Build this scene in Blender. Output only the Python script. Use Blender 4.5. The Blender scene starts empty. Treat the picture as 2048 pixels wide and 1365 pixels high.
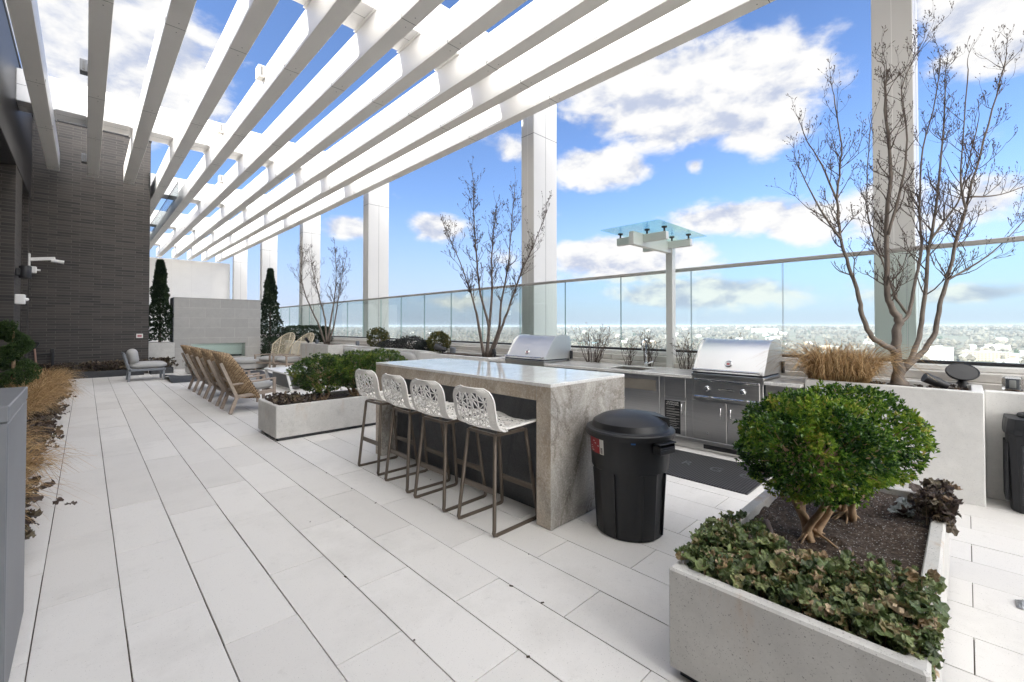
import bpy, math, random
from mathutils import Vector, Matrix, noise
R = random.Random(11)
PI = math.pi
scn = bpy.context.scene
COL = scn.collection
V = Vector

# ------------------------------------------------------------------ helpers
class MB:
    """collects shapes and links them as ONE mesh object"""
    def __init__(s): s.v=[]; s.f=[]; s.m=[]; s.t=[]; s.uv=None
    def add(s, vs, fs, mi=0, tone=0.5):
        o=len(s.v); s.v.extend([tuple(p) for p in vs])
        for f in fs:
            s.f.append(tuple(i+o for i in f)); s.m.append(mi); s.t.append(tone)
    def box(s, x0,x1,y0,y1,z0,z1, b=0.0, mi=0, M=None, tone=0.5):
        if x0>x1: x0,x1=x1,x0
        if y0>y1: y0,y1=y1,y0
        if z0>z1: z0,z1=z1,z0
        if b<=0:
            vs=[(x,y,z) for z in (z0,z1) for y in (y0,y1) for x in (x0,x1)]
            fs=[(0,2,3,1),(4,5,7,6),(0,1,5,4),(2,6,7,3),(0,4,6,2),(1,3,7,5)]
        else:
            b=min(b,(x1-x0)*.45,(y1-y0)*.45,(z1-z0)*.45)
            vs=[];idx={}
            for i,x in enumerate((x0,x1)):
                for j,y in enumerate((y0,y1)):
                    for k,z in enumerate((z0,z1)):
                        sx=1-2*i; sy=1-2*j; sz=1-2*k
                        for a in range(3):
                            p=[x+sx*b*(a!=0), y+sy*b*(a!=1), z+sz*b*(a!=2)]
                            idx[(i,j,k,a)]=len(vs); vs.append(tuple(p))
            fs=[]
            def q(*c): fs.append(tuple(idx[k] for k in c))
            for i in (0,1):
                q((i,0,0,0),(i,1,0,0),(i,1,1,0),(i,0,1,0)) if i else q((i,0,0,0),(i,0,1,0),(i,1,1,0),(i,1,0,0))
                q((0,i,0,1),(0,i,1,1),(1,i,1,1),(1,i,0,1)) if i else q((0,i,0,1),(1,i,0,1),(1,i,1,1),(0,i,1,1))
                q((0,0,i,2),(1,0,i,2),(1,1,i,2),(0,1,i,2)) if i else q((0,0,i,2),(0,1,i,2),(1,1,i,2),(1,0,i,2))
            for j in (0,1):
                for k in (0,1):
                    a=[(0,j,k,1),(1,j,k,1),(1,j,k,2),(0,j,k,2)]; q(*(a if (j+k)%2==0 else a[::-1]))
                    a=[(j,0,k,0),(j,1,k,0),(j,1,k,2),(j,0,k,2)]; q(*(a[::-1] if (j+k)%2==0 else a))
                    a=[(j,k,0,0),(j,k,1,0),(j,k,1,1),(j,k,0,1)]; q(*(a if (j+k)%2==0 else a[::-1]))
            for i in (0,1):
                for j in (0,1):
                    for k in (0,1):
                        a=[(i,j,k,0),(i,j,k,1),(i,j,k,2)]
                        q(*(a if (i+j+k)%2==1 else a[::-1]))
        if M is not None: vs=[M@V(p) for p in vs]
        s.add(vs,fs,mi,tone)
    def bar(s,p,q,w,h,up=(0,0,1),b=0.0,mi=0):
        """box running from p to q, w wide, h thick along up"""
        p=V(p);q=V(q);d=q-p;L=d.length;d.normalize();u=V(up)
        r=d.cross(u)
        if r.length<1e-4: r=d.cross(V((1,0,0)))
        r.normalize();u=r.cross(d)
        M=Matrix((( d.x,r.x,u.x,p.x),(d.y,r.y,u.y,p.y),(d.z,r.z,u.z,p.z),(0,0,0,1)))
        s.box(0,L,-w/2,w/2,-h/2,h/2,b,mi,M)
    def tube(s,pts,rad,n=8,mi=0,cap=True,tone=0.5):
        pts=[V(p) for p in pts]
        if not hasattr(rad,'__len__'): rad=[rad]*len(pts)
        rings=[];prev=None;vs=[]
        for i,p in enumerate(pts):
            t=(pts[min(i+1,len(pts)-1)]-pts[max(i-1,0)])
            if t.length<1e-9: t=V((0,0,1))
            t.normalize()
            if prev is None:
                a=V((0,0,1)) if abs(t.z)<.9 else V((1,0,0))
                prev=t.cross(a).normalized()
            else:
                prev=(prev-t*prev.dot(t))
                if prev.length<1e-6: prev=t.cross(V((0.3,.2,1)))
                prev.normalize()
            c=t.cross(prev)
            for k in range(n):
                an=2*PI*k/n
                vs.append(p+(prev*math.cos(an)+c*math.sin(an))*rad[i])
        fs=[]
        for i in range(len(pts)-1):
            for k in range(n):
                a=i*n+k;b=i*n+(k+1)%n
                fs.append((a,b,b+n,a+n))
        if cap:
            fs.append(tuple(range(n-1,-1,-1)));o=(len(pts)-1)*n;fs.append(tuple(o+k for k in range(n)))
        s.add(vs,fs,mi,tone)
    def lathe(s,prof,n=32,c=(0,0,0),mi=0,cap=True,sq=None):
        vs=[];fs=[]
        for r,z in prof:
            for k in range(n):
                a=2*PI*k/n
                vs.append((c[0]+r*math.cos(a),c[1]+r*math.sin(a),c[2]+z))
        for i in range(len(prof)-1):
            for k in range(n):
                a=i*n+k;b=i*n+(k+1)%n
                fs.append((a,b,b+n,a+n))
        if cap:
            fs.append(tuple(range(n-1,-1,-1)));o=(len(prof)-1)*n;fs.append(tuple(o+k for k in range(n)))
        s.add(vs,fs,mi)
    def grid(s,fn,nu,nv,mi=0,flip=False):
        vs=[fn(i/(nu-1),j/(nv-1)) for j in range(nv) for i in range(nu)]
        fs=[]
        for j in range(nv-1):
            for i in range(nu-1):
                a=j*nu+i;f=(a,a+1,a+nu+1,a+nu)
                fs.append(f[::-1] if flip else f)
        s.add(vs,fs,mi)
    def pillow(s,c,sx,sy,sz,n=14,M=None,mi=0,p=3.2,sag=0.0):
        """a soft cushion: superellipsoid with thin welt"""
        vs=[];fs=[];m=n*2
        for j in range(n+1):
            ph=-PI/2+PI*j/n
            for i in range(m):
                th=2*PI*i/m
                cx,cy=math.cos(th),math.sin(th)
                k=(abs(cx)**p+abs(cy)**p)**(-1/p)
                rr=abs(math.cos(ph))**0.35
                x=cx*k*rr*sx;y=cy*k*rr*sy
                z=sz*(abs(math.sin(ph))**0.8)*(1 if ph>0 else -1)
                z*=1-0.35*max(abs(x/sx),abs(y/sy))**4
                z+=0.06*sz*noise.noise(V((x*6+c[0],y*6+c[1],z*3)))
                q=V((x,y,z))
                if M is not None:q=M@q
                vs.append(q+V(c))
        for j in range(n):
            for i in range(m):
                a=j*m+i;b=j*m+(i+1)%m
                fs.append((a,b,b+m,a+m))
        s.add(vs,fs,mi)
    def build(s,name,mats,parent=None,smooth=False,loc=None,auto=None):
        me=bpy.data.meshes.new(name)
        me.from_pydata(s.v,[],s.f)
        if not isinstance(mats,(list,tuple)): mats=[mats]
        for m in mats: me.materials.append(m)
        if len(mats)>1: me.polygons.foreach_set('material_index',s.m)
        if any(t!=0.5 for t in s.t):
            at=me.attributes.new('tone','FLOAT','FACE'); at.data.foreach_set('value',s.t)
        if smooth: me.polygons.foreach_set('use_smooth',[True]*len(s.f))
        if auto is not None:
            me.polygons.foreach_set('use_smooth',[True]*len(s.f)); me.set_sharp_from_angle(angle=math.radians(auto))
        me.update()
        o=bpy.data.objects.new(name,me); COL.objects.link(o)
        if parent is not None:
            o.parent=parent
            o.matrix_parent_inverse=Matrix.Identity(4)
            o.location=V((0,0,0))
            # world coordinates were used: undo the parent's own placement
            o.location=-V(parent['_abs']) if parent.get('_abs') is not None and loc is None else V(loc or (0,0,0))
            if o.parent and parent.get('_abs') is not None: o['_abs']=(0,0,0)
        return o

def tag(o,label=None,cat=None,group=None,kind=None):
    if label:o['label']=label
    if cat:o['category']=cat
    if group:o['group']=group
    if kind:o['kind']=kind
    return o
def thing(name,label,cat,loc=(0,0,0),group=None,local=False,rz=0):
    """an Empty at the thing's base; parts are given in world coordinates unless local"""
    o=bpy.data.objects.new(name,None); COL.objects.link(o); o.location=loc; o.empty_display_size=.2
    o.rotation_euler=(0,0,rz)
    if not local: o['_abs']=tuple(loc)
    return tag(o,label,cat,group)
def copy_tree(o,parent=None):
    c=o.copy(); COL.objects.link(c); c.parent=parent
    for ch in [x for x in list(bpy.data.objects) if x.parent==o]: copy_tree(ch,c)
    return c

# ------------------------------------------------------------------ materials
def new_mat(name):
    m=bpy.data.materials.new(name); m.use_nodes=True
    nt=m.node_tree; return m,nt,nt.nodes['Principled BSDF']
def nd(nt,t,**k):
    n=nt.nodes.new(t)
    for a,b in k.items():
        if a in n.inputs.keys(): n.inputs[a].default_value=b
        else: setattr(n,a,b)
    return n
def rgb(c): return (c[0],c[1],c[2],1)
def ramp(nt,fac,stops):
    r=nt.nodes.new('ShaderNodeValToRGB'); e=r.color_ramp.elements
    while len(e)<len(stops): e.new(.5)
    for i,(p,c) in enumerate(stops): e[i].position=p; e[i].color=rgb(c)
    nt.links.new(fac,r.inputs['Fac']); return r.outputs['Color']
def mixc(nt,fac,a,b,mode='MIX'):
    m=nt.nodes.new('ShaderNodeMix'); m.data_type='RGBA'; m.blend_type=mode
    for s,x in ((0,fac),(6,a),(7,b)):
        if hasattr(x,'is_output'): nt.links.new(x,m.inputs[s])
        else: m.inputs[s].default_value=x if s==0 else rgb(x)
    return m.outputs[2]
def noise_n(nt,scale,detail=4,rough=.55,vec=None,dist=0.0):
    n=nd(nt,'ShaderNodeTexNoise'); n.inputs['Scale'].default_value=scale; n.inputs['Detail'].default_value=detail
    n.inputs['Roughness'].default_value=rough; n.inputs['Distortion'].default_value=dist
    if vec is None:
        g=nt.nodes.new('ShaderNodeNewGeometry'); vec=g.outputs['Position']
    nt.links.new(vec,n.inputs['Vector']); return n.outputs['Fac']
def bump(nt,p,h,strength=.2,dist=.01):
    b=nd(nt,'ShaderNodeBump'); b.inputs['Strength'].default_value=strength; b.inputs['Distance'].default_value=dist
    nt.links.new(h,b.inputs['Height']); nt.links.new(b.outputs['Normal'],p.inputs['Normal'])
def attr(nt,n='tone'):
    a=nt.nodes.new('ShaderNodeAttribute'); a.attribute_name=n; return a.outputs['Fac']
def mapped(nt,sc=(1,1,1),rot=(0,0,0)):
    g=nt.nodes.new('ShaderNodeNewGeometry'); m=nt.nodes.new('ShaderNodeMapping')
    m.inputs['Scale'].default_value=sc; m.inputs['Rotation'].default_value=rot
    nt.links.new(g.outputs['Position'],m.inputs['Vector']); return m.outputs['Vector']

def plain(name,c,rough=.5,metal=0,var=.0,scale=8,bstr=0,bscale=60,spec=None):
    m,nt,p=new_mat(name)
    p.inputs['Base Color'].default_value=rgb(c); p.inputs['Roughness'].default_value=rough; p.inputs['Metallic'].default_value=metal
    if spec is not None: p.inputs['Specular IOR Level'].default_value=spec
    if var>0:
        f=noise_n(nt,scale,5)
        nt.links.new(ramp(nt,f,[(.25,[x*(1-var) for x in c]),(.75,[min(1,x*(1+var)) for x in c])]),p.inputs['Base Color'])
    if bstr>0: bump(nt,p,noise_n(nt,bscale,3),bstr,.004)
    return m
def leafmat(name,stops,rough=.45,trans=.25):
    m,nt,p=new_mat(name)
    nt.links.new(ramp(nt,attr(nt),stops),p.inputs['Base Color']); p.inputs['Roughness'].default_value=rough
    if trans>0:
        t=nd(nt,'ShaderNodeBsdfTranslucent'); mx=nd(nt,'ShaderNodeMixShader'); mx.inputs[0].default_value=trans
        nt.links.new(ramp(nt,attr(nt),[(a,[min(1,x*1.3) for x in c]) for a,c in stops]),t.inputs['Color'])
        o=nt.nodes['Material Output']
        nt.links.new(p.outputs[0],mx.inputs[1]); nt.links.new(t.outputs[0],mx.inputs[2]); nt.links.new(mx.outputs[0],o.inputs['Surface'])
    return m
def mottle(m,amt,scale,dark):
    """uneven colour and puckered surface on broad leaves"""
    nt=m.node_tree; p=nt.nodes['Principled BSDF']; l=p.inputs['Base Color'].links[0]; s=l.from_socket
    c=mixc(nt,ramp(nt,noise_n(nt,scale,5,.7),[(.42,(0,0,0)),(.62,(amt,amt,amt))]),s,dark); nt.links.new(c,p.inputs['Base Color'])
    bump(nt,p,noise_n(nt,scale*1.1,4,.6),.7,.006)
def glassmat(name,tint,ior=1.5,rough=0.0,amount=1.0):
    m,nt,p=new_mat(name); nt.nodes.remove(p)
    t=nd(nt,'ShaderNodeBsdfTransparent'); t.inputs['Color'].default_value=rgb(tint)
    g=nd(nt,'ShaderNodeBsdfGlossy'); g.inputs['Roughness'].default_value=rough; g.inputs['Color'].default_value=(1,1,1,1)
    fr=nd(nt,'ShaderNodeFresnel'); fr.inputs['IOR'].default_value=ior
    mu=nd(nt,'ShaderNodeMath',operation='MULTIPLY'); mu.inputs[1].default_value=amount
    nt.links.new(fr.outputs[0],mu.inputs[0])
    mx=nd(nt,'ShaderNodeMixShader'); nt.links.new(mu.outputs[0],mx.inputs[0])
    nt.links.new(t.outputs[0],mx.inputs[1]); nt.links.new(g.outputs[0],mx.inputs[2])
    nt.links.new(mx.outputs[0],nt.nodes['Material Output'].inputs['Surface']); return m

M={}
# paving slabs: pale concrete, fine grain, each slab a slightly different tone
m,nt,p=new_mat('paver'); M['paver']=m
c=ramp(nt,attr(nt),[(0,(.655,.632,.602)),(1,(.735,.713,.682))])
f=noise_n(nt,3.0,6,.6); c=mixc(nt,ramp(nt,noise_n(nt,1.1,6,.7),[(.50,(0,0,0)),(.72,(.7,.7,.7))]),c,(.575,.555,.525))
sp=ramp(nt,noise_n(nt,170,2,.5),[(.27,(1,1,1)),(.33,(0,0,0))]); c=mixc(nt,sp,c,(.36,.345,.32))
st=ramp(nt,noise_n(nt,9,5,.75),[(.60,(0,0,0)),(.78,(.55,.55,.55))]); c=mixc(nt,st,c,(.45,.43,.40))
nt.links.new(c,p.inputs['Base Color']); p.inputs['Roughness'].default_value=.75
bump(nt,p,noise_n(nt,240,3),.12,.002)
M['joint']=plain('joint_dark',(.10,.078,.06),.95,var=.4,scale=20)
# planter concrete: speckled, weather stains
def concrete(name,base,rust=True,pit=.35,stain=.5):
    m,nt,p=new_mat(name)
    c=ramp(nt,noise_n(nt,4,7,.68),[(.3,[x*.88 for x in base]),(.7,[min(1,x*1.07) for x in base])])
    c=mixc(nt,ramp(nt,noise_n(nt,26,5,.7),[(.3,(pit*.5,)*3),(.5,(0,0,0))]),c,[x*.72 for x in base])
    d=ramp(nt,noise_n(nt,2.6,7,.75),[(.52,(0,0,0)),(.75,(stain,)*3)]); c=mixc(nt,d,c,[x*.55 for x in base])
    g=nt.nodes.new('ShaderNodeNewGeometry')
    for sc,lo,hi,k0 in ((52,.10,.20,.50),(120,.14,.26,.44)):
        v=nd(nt,'ShaderNodeTexVoronoi'); v.inputs['Scale'].default_value=sc; nt.links.new(g.outputs['Position'],v.inputs['Vector'])
        sp=ramp(nt,v.outputs['Distance'],[(lo,(min(1,pit*1.9),)*3),(hi,(0,0,0))])
        k=ramp(nt,noise_n(nt,sc*.4,3),[(k0,(0,0,0)),(k0+.1,(1,1,1))]); sp=mixc(nt,1.0,sp,k,'MULTIPLY')
        c=mixc(nt,sp,c,[x*.25 for x in base])
    if rust:
        vr=mapped(nt,(4,4,.6)); r=ramp(nt,noise_n(nt,1,5,.65,vr),[(.54,(0,0,0)),(.70,(.8,.8,.8))])
        r2=ramp(nt,noise_n(nt,9,5,.7),[(.40,(0,0,0)),(.62,(1,1,1))]); r=mixc(nt,1.0,r,r2,'MULTIPLY')
        sz=nt.nodes.new('ShaderNodeSeparateXYZ'); nt.links.new(g.outputs['Position'],sz.inputs[0])
        zz=ramp(nt,sz.outputs['Z'],[(.20,(0,0,0)),(.44,(1,1,1))]); r=mixc(nt,1.0,r,zz,'MULTIPLY'); c=mixc(nt,r,c,(.46,.28,.14))
    nt.links.new(c,p.inputs['Base Color']); p.inputs['Roughness'].default_value=.8
    bump(nt,p,noise_n(nt,110,4),.3,.004); return m
M['planter']=concrete('planter_concrete',(.575,.56,.53),True,.42,.5)
M['planter_clean']=concrete('planter_clean',(.72,.71,.685),False,.16,.15)
M['coping']=concrete('coping_stone',(.60,.57,.53),False,.15,.3)
M['curb']=plain('dark_curb',(.035,.037,.042),.6,var=.2)
# quartzite
def quartz(name,a,b,vein,rough,scale=2.2,tan=.6,vs=.35):
    m,nt,p=new_mat(name)
    vec=mapped(nt,(1.0,.8,.6),(.5,.35,.6))
    n1=noise_n(nt,scale,12,.66,vec,.9)
    c=ramp(nt,n1,[(.36,a),(.48,[x*.5+y*.5 for x,y in zip(a,b)]),(.58,b),(.72,[min(1,x*1.1) for x in b])])
    v=noise_n(nt,scale*.6,10,.62,vec,1.3)
    vm=ramp(nt,v,[(.462,(0,0,0)),(.497,(vs,vs,vs)),(.515,(0,0,0))]); c=mixc(nt,vm,c,vein)
    w=ramp(nt,noise_n(nt,1.1,7,.65,mapped(nt,(1,1,1.2),(.2,.9,.1)),.8),[(.36,(0,0,0)),(.66,(tan,tan,tan))]); c=mixc(nt,w,c,(.42,.325,.225))
    g=noise_n(nt,95,4,.7); c=mixc(nt,ramp(nt,g,[(.36,(.45,.45,.45)),(.56,(0,0,0))]),c,[x*.62 for x in a])
    c=mixc(nt,ramp(nt,noise_n(nt,55,4,.7),[(.50,(0,0,0)),(.7,(.4,.4,.4))]),c,[min(1,x*1.25) for x in b])
    nt.links.new(c,p.inputs['Base Color']); p.inputs['Roughness'].default_value=rough
    p.inputs['Specular IOR Level'].default_value=.6
    return m
M['quartz']=quartz('quartzite',(.22,.205,.185),(.58,.555,.515),(.12,.10,.08),.25,2.0,.22,.6)
M['quartz_tan']=quartz('quartzite_tan',(.34,.30,.25),(.64,.57,.48),(.24,.18,.12),.25,2.2,.75,.5)
M['quartz_top']=quartz('quartzite_polished',(.76,.745,.715),(.92,.905,.875),(.62,.60,.56),.04,2.2,.12,.25)
M['quartz_top'].node_tree.nodes['Principled BSDF'].inputs['Specular IOR Level'].default_value=1.0
M['slate']=quartz('dark_slate',(.030,.031,.035),(.085,.087,.093),(.025,.025,.028),.5,1.6,0.0,.4)
# brick: long thin dark bricks
m,nt,p=new_mat('brick'); M['brick']=m
g=nt.nodes.new('ShaderNodeNewGeometry'); sx=nt.nodes.new('ShaderNodeSeparateXYZ'); nt.links.new(g.outputs['Position'],sx.inputs[0])
ad=nd(nt,'ShaderNodeMath',operation='ADD'); nt.links.new(sx.outputs['X'],ad.inputs[0]); nt.links.new(sx.outputs['Y'],ad.inputs[1])
cb=nt.nodes.new('ShaderNodeCombineXYZ'); nt.links.new(ad.outputs[0],cb.inputs['X']); nt.links.new(sx.outputs['Z'],cb.inputs['Y'])
bt=nd(nt,'ShaderNodeTexBrick',offset=.37,offset_frequency=2); nt.links.new(cb.outputs[0],bt.inputs['Vector'])
for k,v in (('Scale',1.0),('Mortar Size',.007),('Mortar Smooth',.2),('Bias',-.1),('Brick Width',.47),('Row Height',.075)): bt.inputs[k].default_value=v
bt.inputs['Color1'].default_value=(.025,.022,.021,1); bt.inputs['Color2'].default_value=(.064,.054,.047,1); bt.inputs['Mortar'].default_value=(.098,.088,.078,1)
c=mixc(nt,ramp(nt,noise_n(nt,2.5,5,.65),[(.4,(0,0,0)),(.75,(.5,.5,.5))]),bt.outputs['Color'],(.066,.056,.049))
nt.links.new(c,p.inputs['Base Color']); p.inputs['Roughness'].default_value=.62
iv=nd(nt,'ShaderNodeMath',operation='SUBTRACT'); iv.inputs[0].default_value=1; nt.links.new(bt.outputs['Fac'],iv.inputs[1]); bump(nt,p,iv.outputs[0],.5,.008)
M['fascia']=plain('fascia_panel',(.045,.043,.045),.45,var=.15)
M['darkglass']=plain('dark_glass',(.012,.013,.015),.06)
M['white']=plain('white_painted_metal',(.85,.835,.81),.38,var=.035,scale=1.6)
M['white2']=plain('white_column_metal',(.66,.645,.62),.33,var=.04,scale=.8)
M['seam']=plain('panel_seam',(.16,.16,.16),.7)
M['grey_alu']=plain('grey_aluminium',(.17,.175,.185),.45,.0,var=.06,scale=3,bstr=.05,bscale=300)
M['grey_frame']=plain('grey_frame',(.20,.215,.235),.5,var=.08)
M['bronze']=plain('bronze_metal',(.135,.108,.085),.42,.35,var=.08)
M['plastic']=plain('black_plastic',(.0085,.0085,.0095),.42,var=.15,scale=14,bstr=.06,bscale=500)
M['plastic2']=plain('dark_bin_plastic',(.02,.021,.024),.5,var=.15,bstr=.1,bscale=350)
M['rubber']=plain('rubber',(.02,.02,.02),.85)
M['black']=plain('black_metal',(.018,.018,.02),.5)
M['blue']=plain('blue_tab',(.03,.12,.35),.4)
M['red']=plain('red_label',(.32,.012,.02),.4)
M['paper']=plain('white_label',(.75,.73,.68),.5)
M['signblack']=plain('sign_black',(.006,.006,.007),.35)
M['signtext']=plain('sign_text',(.35,.34,.32),.6)
M['signtextw']=plain('sign_heading',(.75,.74,.70),.6)
M['cream']=plain('cream_resin',(.80,.775,.73),.5,var=.04,scale=20)
M['cushion']=plain('grey_cushion',(.40,.395,.385),.9,var=.07,scale=5,bstr=.25,bscale=420)
M['cushion_dark']=plain('shadow_mesh',(.10,.10,.10),.9)
M['teak']=plain('weathered_teak',(.33,.27,.22),.7,var=.18,scale=14,bstr=.15,bscale=90)
M['rope']=plain('pale_rope',(.60,.53,.40),.8,var=.1)
M['table']=plain('table_white',(.74,.735,.72),.4,var=.02)
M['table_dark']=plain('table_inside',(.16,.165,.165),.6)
M['rug']=plain('dark_rug',(.045,.048,.055),.95,var=.3,scale=60,bstr=.4,bscale=200)
M['bark']=plain('tree_bark',(.125,.10,.085),.85,var=.35,scale=18,bstr=.5,bscale=45)
M['bark_grey']=plain('smooth_bark',(.15,.122,.10),.7,var=.25,scale=10,bstr=.3,bscale=60)
M['twig']=plain('twig',(.085,.062,.05),.85,var=.2,scale=30)
M['trunk_tan']=plain('shrub_trunk',(.40,.27,.165),.85,var=.35,scale=25,bstr=.6,bscale=60)
# stainless
m,nt,p=new_mat('stainless'); M['steel']=m
vec=mapped(nt,(1.5,1.5,160)); n=noise_n(nt,1,3,.5,vec)
nt.links.new(ramp(nt,n,[(.3,(.50,.49,.475)),(.7,(.60,.59,.575))]),p.inputs['Base Color'])
p.inputs['Metallic'].default_value=1; p.inputs['Roughness'].default_value=.30
nr=nd(nt,'ShaderNodeMapRange'); nt.links.new(noise_n(nt,3,4,.6),nr.inputs[0]); nr.inputs[3].default_value=.22; nr.inputs[4].default_value=.40
nt.links.new(nr.outputs[0],p.inputs['Roughness']); bump(nt,p,noise_n(nt,2.2,2),.12,.02)
M['steel_hood']=plain('stainless_hood',(.80,.79,.77),.42,1.0,var=.05,scale=2)
M['chrome']=plain('chrome',(.75,.75,.75),.12,1.0)
# wicker
m,nt,p=new_mat('wicker'); M['wicker']=m
uvn=nt.nodes.new('ShaderNodeUVMap'); mp=nt.nodes.new('ShaderNodeMapping'); nt.links.new(uvn.outputs[0],mp.inputs[0]); mp.inputs['Scale'].default_value=(20,34,1)
bt=nd(nt,'ShaderNodeTexBrick',offset=.5); nt.links.new(mp.outputs[0],bt.inputs['Vector'])
for k,v in (('Scale',1.0),('Mortar Size',.13),('Mortar Smooth',.6),('Brick Width',1.0),('Row Height',1.0)): bt.inputs[k].default_value=v
bt.inputs['Color1'].default_value=(.34,.22,.12,1); bt.inputs['Color2'].default_value=(.55,.40,.24,1); bt.inputs['Mortar'].default_value=(.10,.06,.03,1)
nt.links.new(bt.outputs['Color'],p.inputs['Base Color']); p.inputs['Roughness'].default_value=.7
iv=nd(nt,'ShaderNodeMath',operation='SUBTRACT'); iv.inputs[0].default_value=1; nt.links.new(bt.outputs['Fac'],iv.inputs[1]); bump(nt,p,iv.outputs[0],1.0,.02)
# fireplace tile
m,nt,p=new_mat('fire_tile'); M['tile']=m
g=nt.nodes.new('ShaderNodeNewGeometry'); sx=nt.nodes.new('ShaderNodeSeparateXYZ'); nt.links.new(g.outputs['Position'],sx.inputs[0])
ad=nd(nt,'ShaderNodeMath',operation='ADD'); nt.links.new(sx.outputs['X'],ad.inputs[0]); nt.links.new(sx.outputs['Y'],ad.inputs[1])
cb=nt.nodes.new('ShaderNodeCombineXYZ'); nt.links.new(ad.outputs[0],cb.inputs['X']); nt.links.new(sx.outputs['Z'],cb.inputs['Y'])
bt=nd(nt,'ShaderNodeTexBrick',offset=.5); nt.links.new(cb.outputs[0],bt.inputs['Vector'])
for k,v in (('Scale',1.0),('Mortar Size',.006),('Mortar Smooth',.1),('Bias',0),('Brick Width',.92),('Row Height',.356)): bt.inputs[k].default_value=v
bt.inputs['Color1'].default_value=(.37,.36,.34,1); bt.inputs['Color2'].default_value=(.42,.405,.385,1); bt.inputs['Mortar'].default_value=(.52,.50,.47,1)
c=mixc(nt,ramp(nt,noise_n(nt,5,6,.7),[(.35,(0,0,0)),(.75,(.6,.6,.6))]),bt.outputs['Color'],(.31,.30,.28)); nt.links.new(c,p.inputs['Base Color']); p.inputs['Roughness'].default_value=.6
# soil with perlite
m,nt,p=new_mat('soil'); M['soil']=m
c=ramp(nt,noise_n(nt,45,6,.75),[(.32,(.016,.011,.008)),(.52,(.085,.058,.042)),(.75,(.26,.20,.15))])
v=nd(nt,'ShaderNodeTexVoronoi'); v.inputs['Scale'].default_value=85; v.inputs['Randomness'].default_value=1
g=nt.nodes.new('ShaderNodeNewGeometry'); nt.links.new(g.outputs['Position'],v.inputs['Vector'])
s1=ramp(nt,v.outputs['Distance'],[(.20,(1,1,1)),(.30,(0,0,0))]); hs=nt.nodes.new('ShaderNodeSeparateColor'); nt.links.new(v.outputs['Color'],hs.inputs[0])
s2=ramp(nt,hs.outputs[0],[(.50,(0,0,0)),(.54,(1,1,1))]); s1=mixc(nt,1.0,s1,s2,'MULTIPLY'); c=mixc(nt,s1,c,(.50,.48,.45))
nt.links.new(c,p.inputs['Base Color']); p.inputs['Roughness'].default_value=.95; bump(nt,p,noise_n(nt,70,5,.7),.8,.02)
M['box']=leafmat('boxwood_leaf',[(0,(.016,.050,.010)),(.38,(.055,.130,.018)),(.66,(.165,.28,.030)),(.9,(.33,.43,.055)),(1,(.44,.38,.08))],.26,.25)
M['box2']=leafmat('boxwood_dark',[(0,(.016,.036,.009)),(.4,(.045,.095,.016)),(.75,(.11,.19,.028)),(1,(.27,.28,.05))],.34,.2)
M['everg']=leafmat('evergreen_leaf',[(0,(.010,.022,.010)),(.6,(.026,.052,.020)),(1,(.055,.075,.03))],.5,.12)
M['olive']=leafmat('olive_leaf',[(0,(.045,.055,.015)),(.6,(.10,.105,.026)),(1,(.20,.15,.04))],.55,.2)
M['heath']=leafmat('heather_leaf',[(0,(.022,.026,.026)),(.6,(.05,.058,.05)),(1,(.085,.075,.08))],.7,.1)
M['heuch']=leafmat('ground_leaf',[(0,(.045,.085,.028)),(.35,(.13,.19,.06)),(.62,(.26,.31,.12)),(.8,(.33,.21,.11)),(1,(.60,.46,.30))],.28,.15)
M['heuch_dark']=leafmat('ground_leaf_dark',[(0,(.035,.026,.022)),(.4,(.085,.058,.045)),(.75,(.13,.11,.06)),(1,(.32,.22,.14))],.5,.12)
mottle(M['heuch'],.45,110,(.10,.065,.04)); mottle(M['heuch_dark'],.5,80,(.05,.03,.022))
M['straw']=leafmat('dry_grass',[(0,(.20,.115,.05)),(.5,(.42,.265,.115)),(1,(.66,.48,.26))],.7,.2)
M['spiral']=leafmat('topiary_leaf',[(0,(.020,.045,.012)),(.6,(.055,.10,.022)),(1,(.12,.17,.04))],.5,.2)
M['glass']=glassmat('railing_glass',(.925,.980,.965),1.45,0,.4)
M['glass_edge']=plain('glass_edge',(.22,.36,.33),.15)
M['glass_canopy']=glassmat('canopy_glass',(.77,.93,.89),1.5,.15,.4)
M['glass_dark']=glassmat('smoke_glass',(.62,.70,.72),1.5,0,.8)
M['mat_rubber']=None
m,nt,p=new_mat('floor_mat'); M['mat_rubber']=m
w=nd(nt,'ShaderNodeTexWave',wave_type='BANDS',bands_direction='Y'); w.inputs['Scale'].default_value=13; w.inputs['Distortion'].default_value=0
g=nt.nodes.new('ShaderNodeNewGeometry'); nt.links.new(g.outputs['Position'],w.inputs['Vector'])
nt.links.new(ramp(nt,w.outputs['Fac'],[(.2,(.012,.012,.013)),(.8,(.055,.055,.058))]),p.inputs['Base Color']); p.inputs['Roughness'].default_value=.6; bump(nt,p,w.outputs['Fac'],.6,.006)
M['mat_letter']=plain('mat_letter',(.10,.11,.12),.55)

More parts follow.
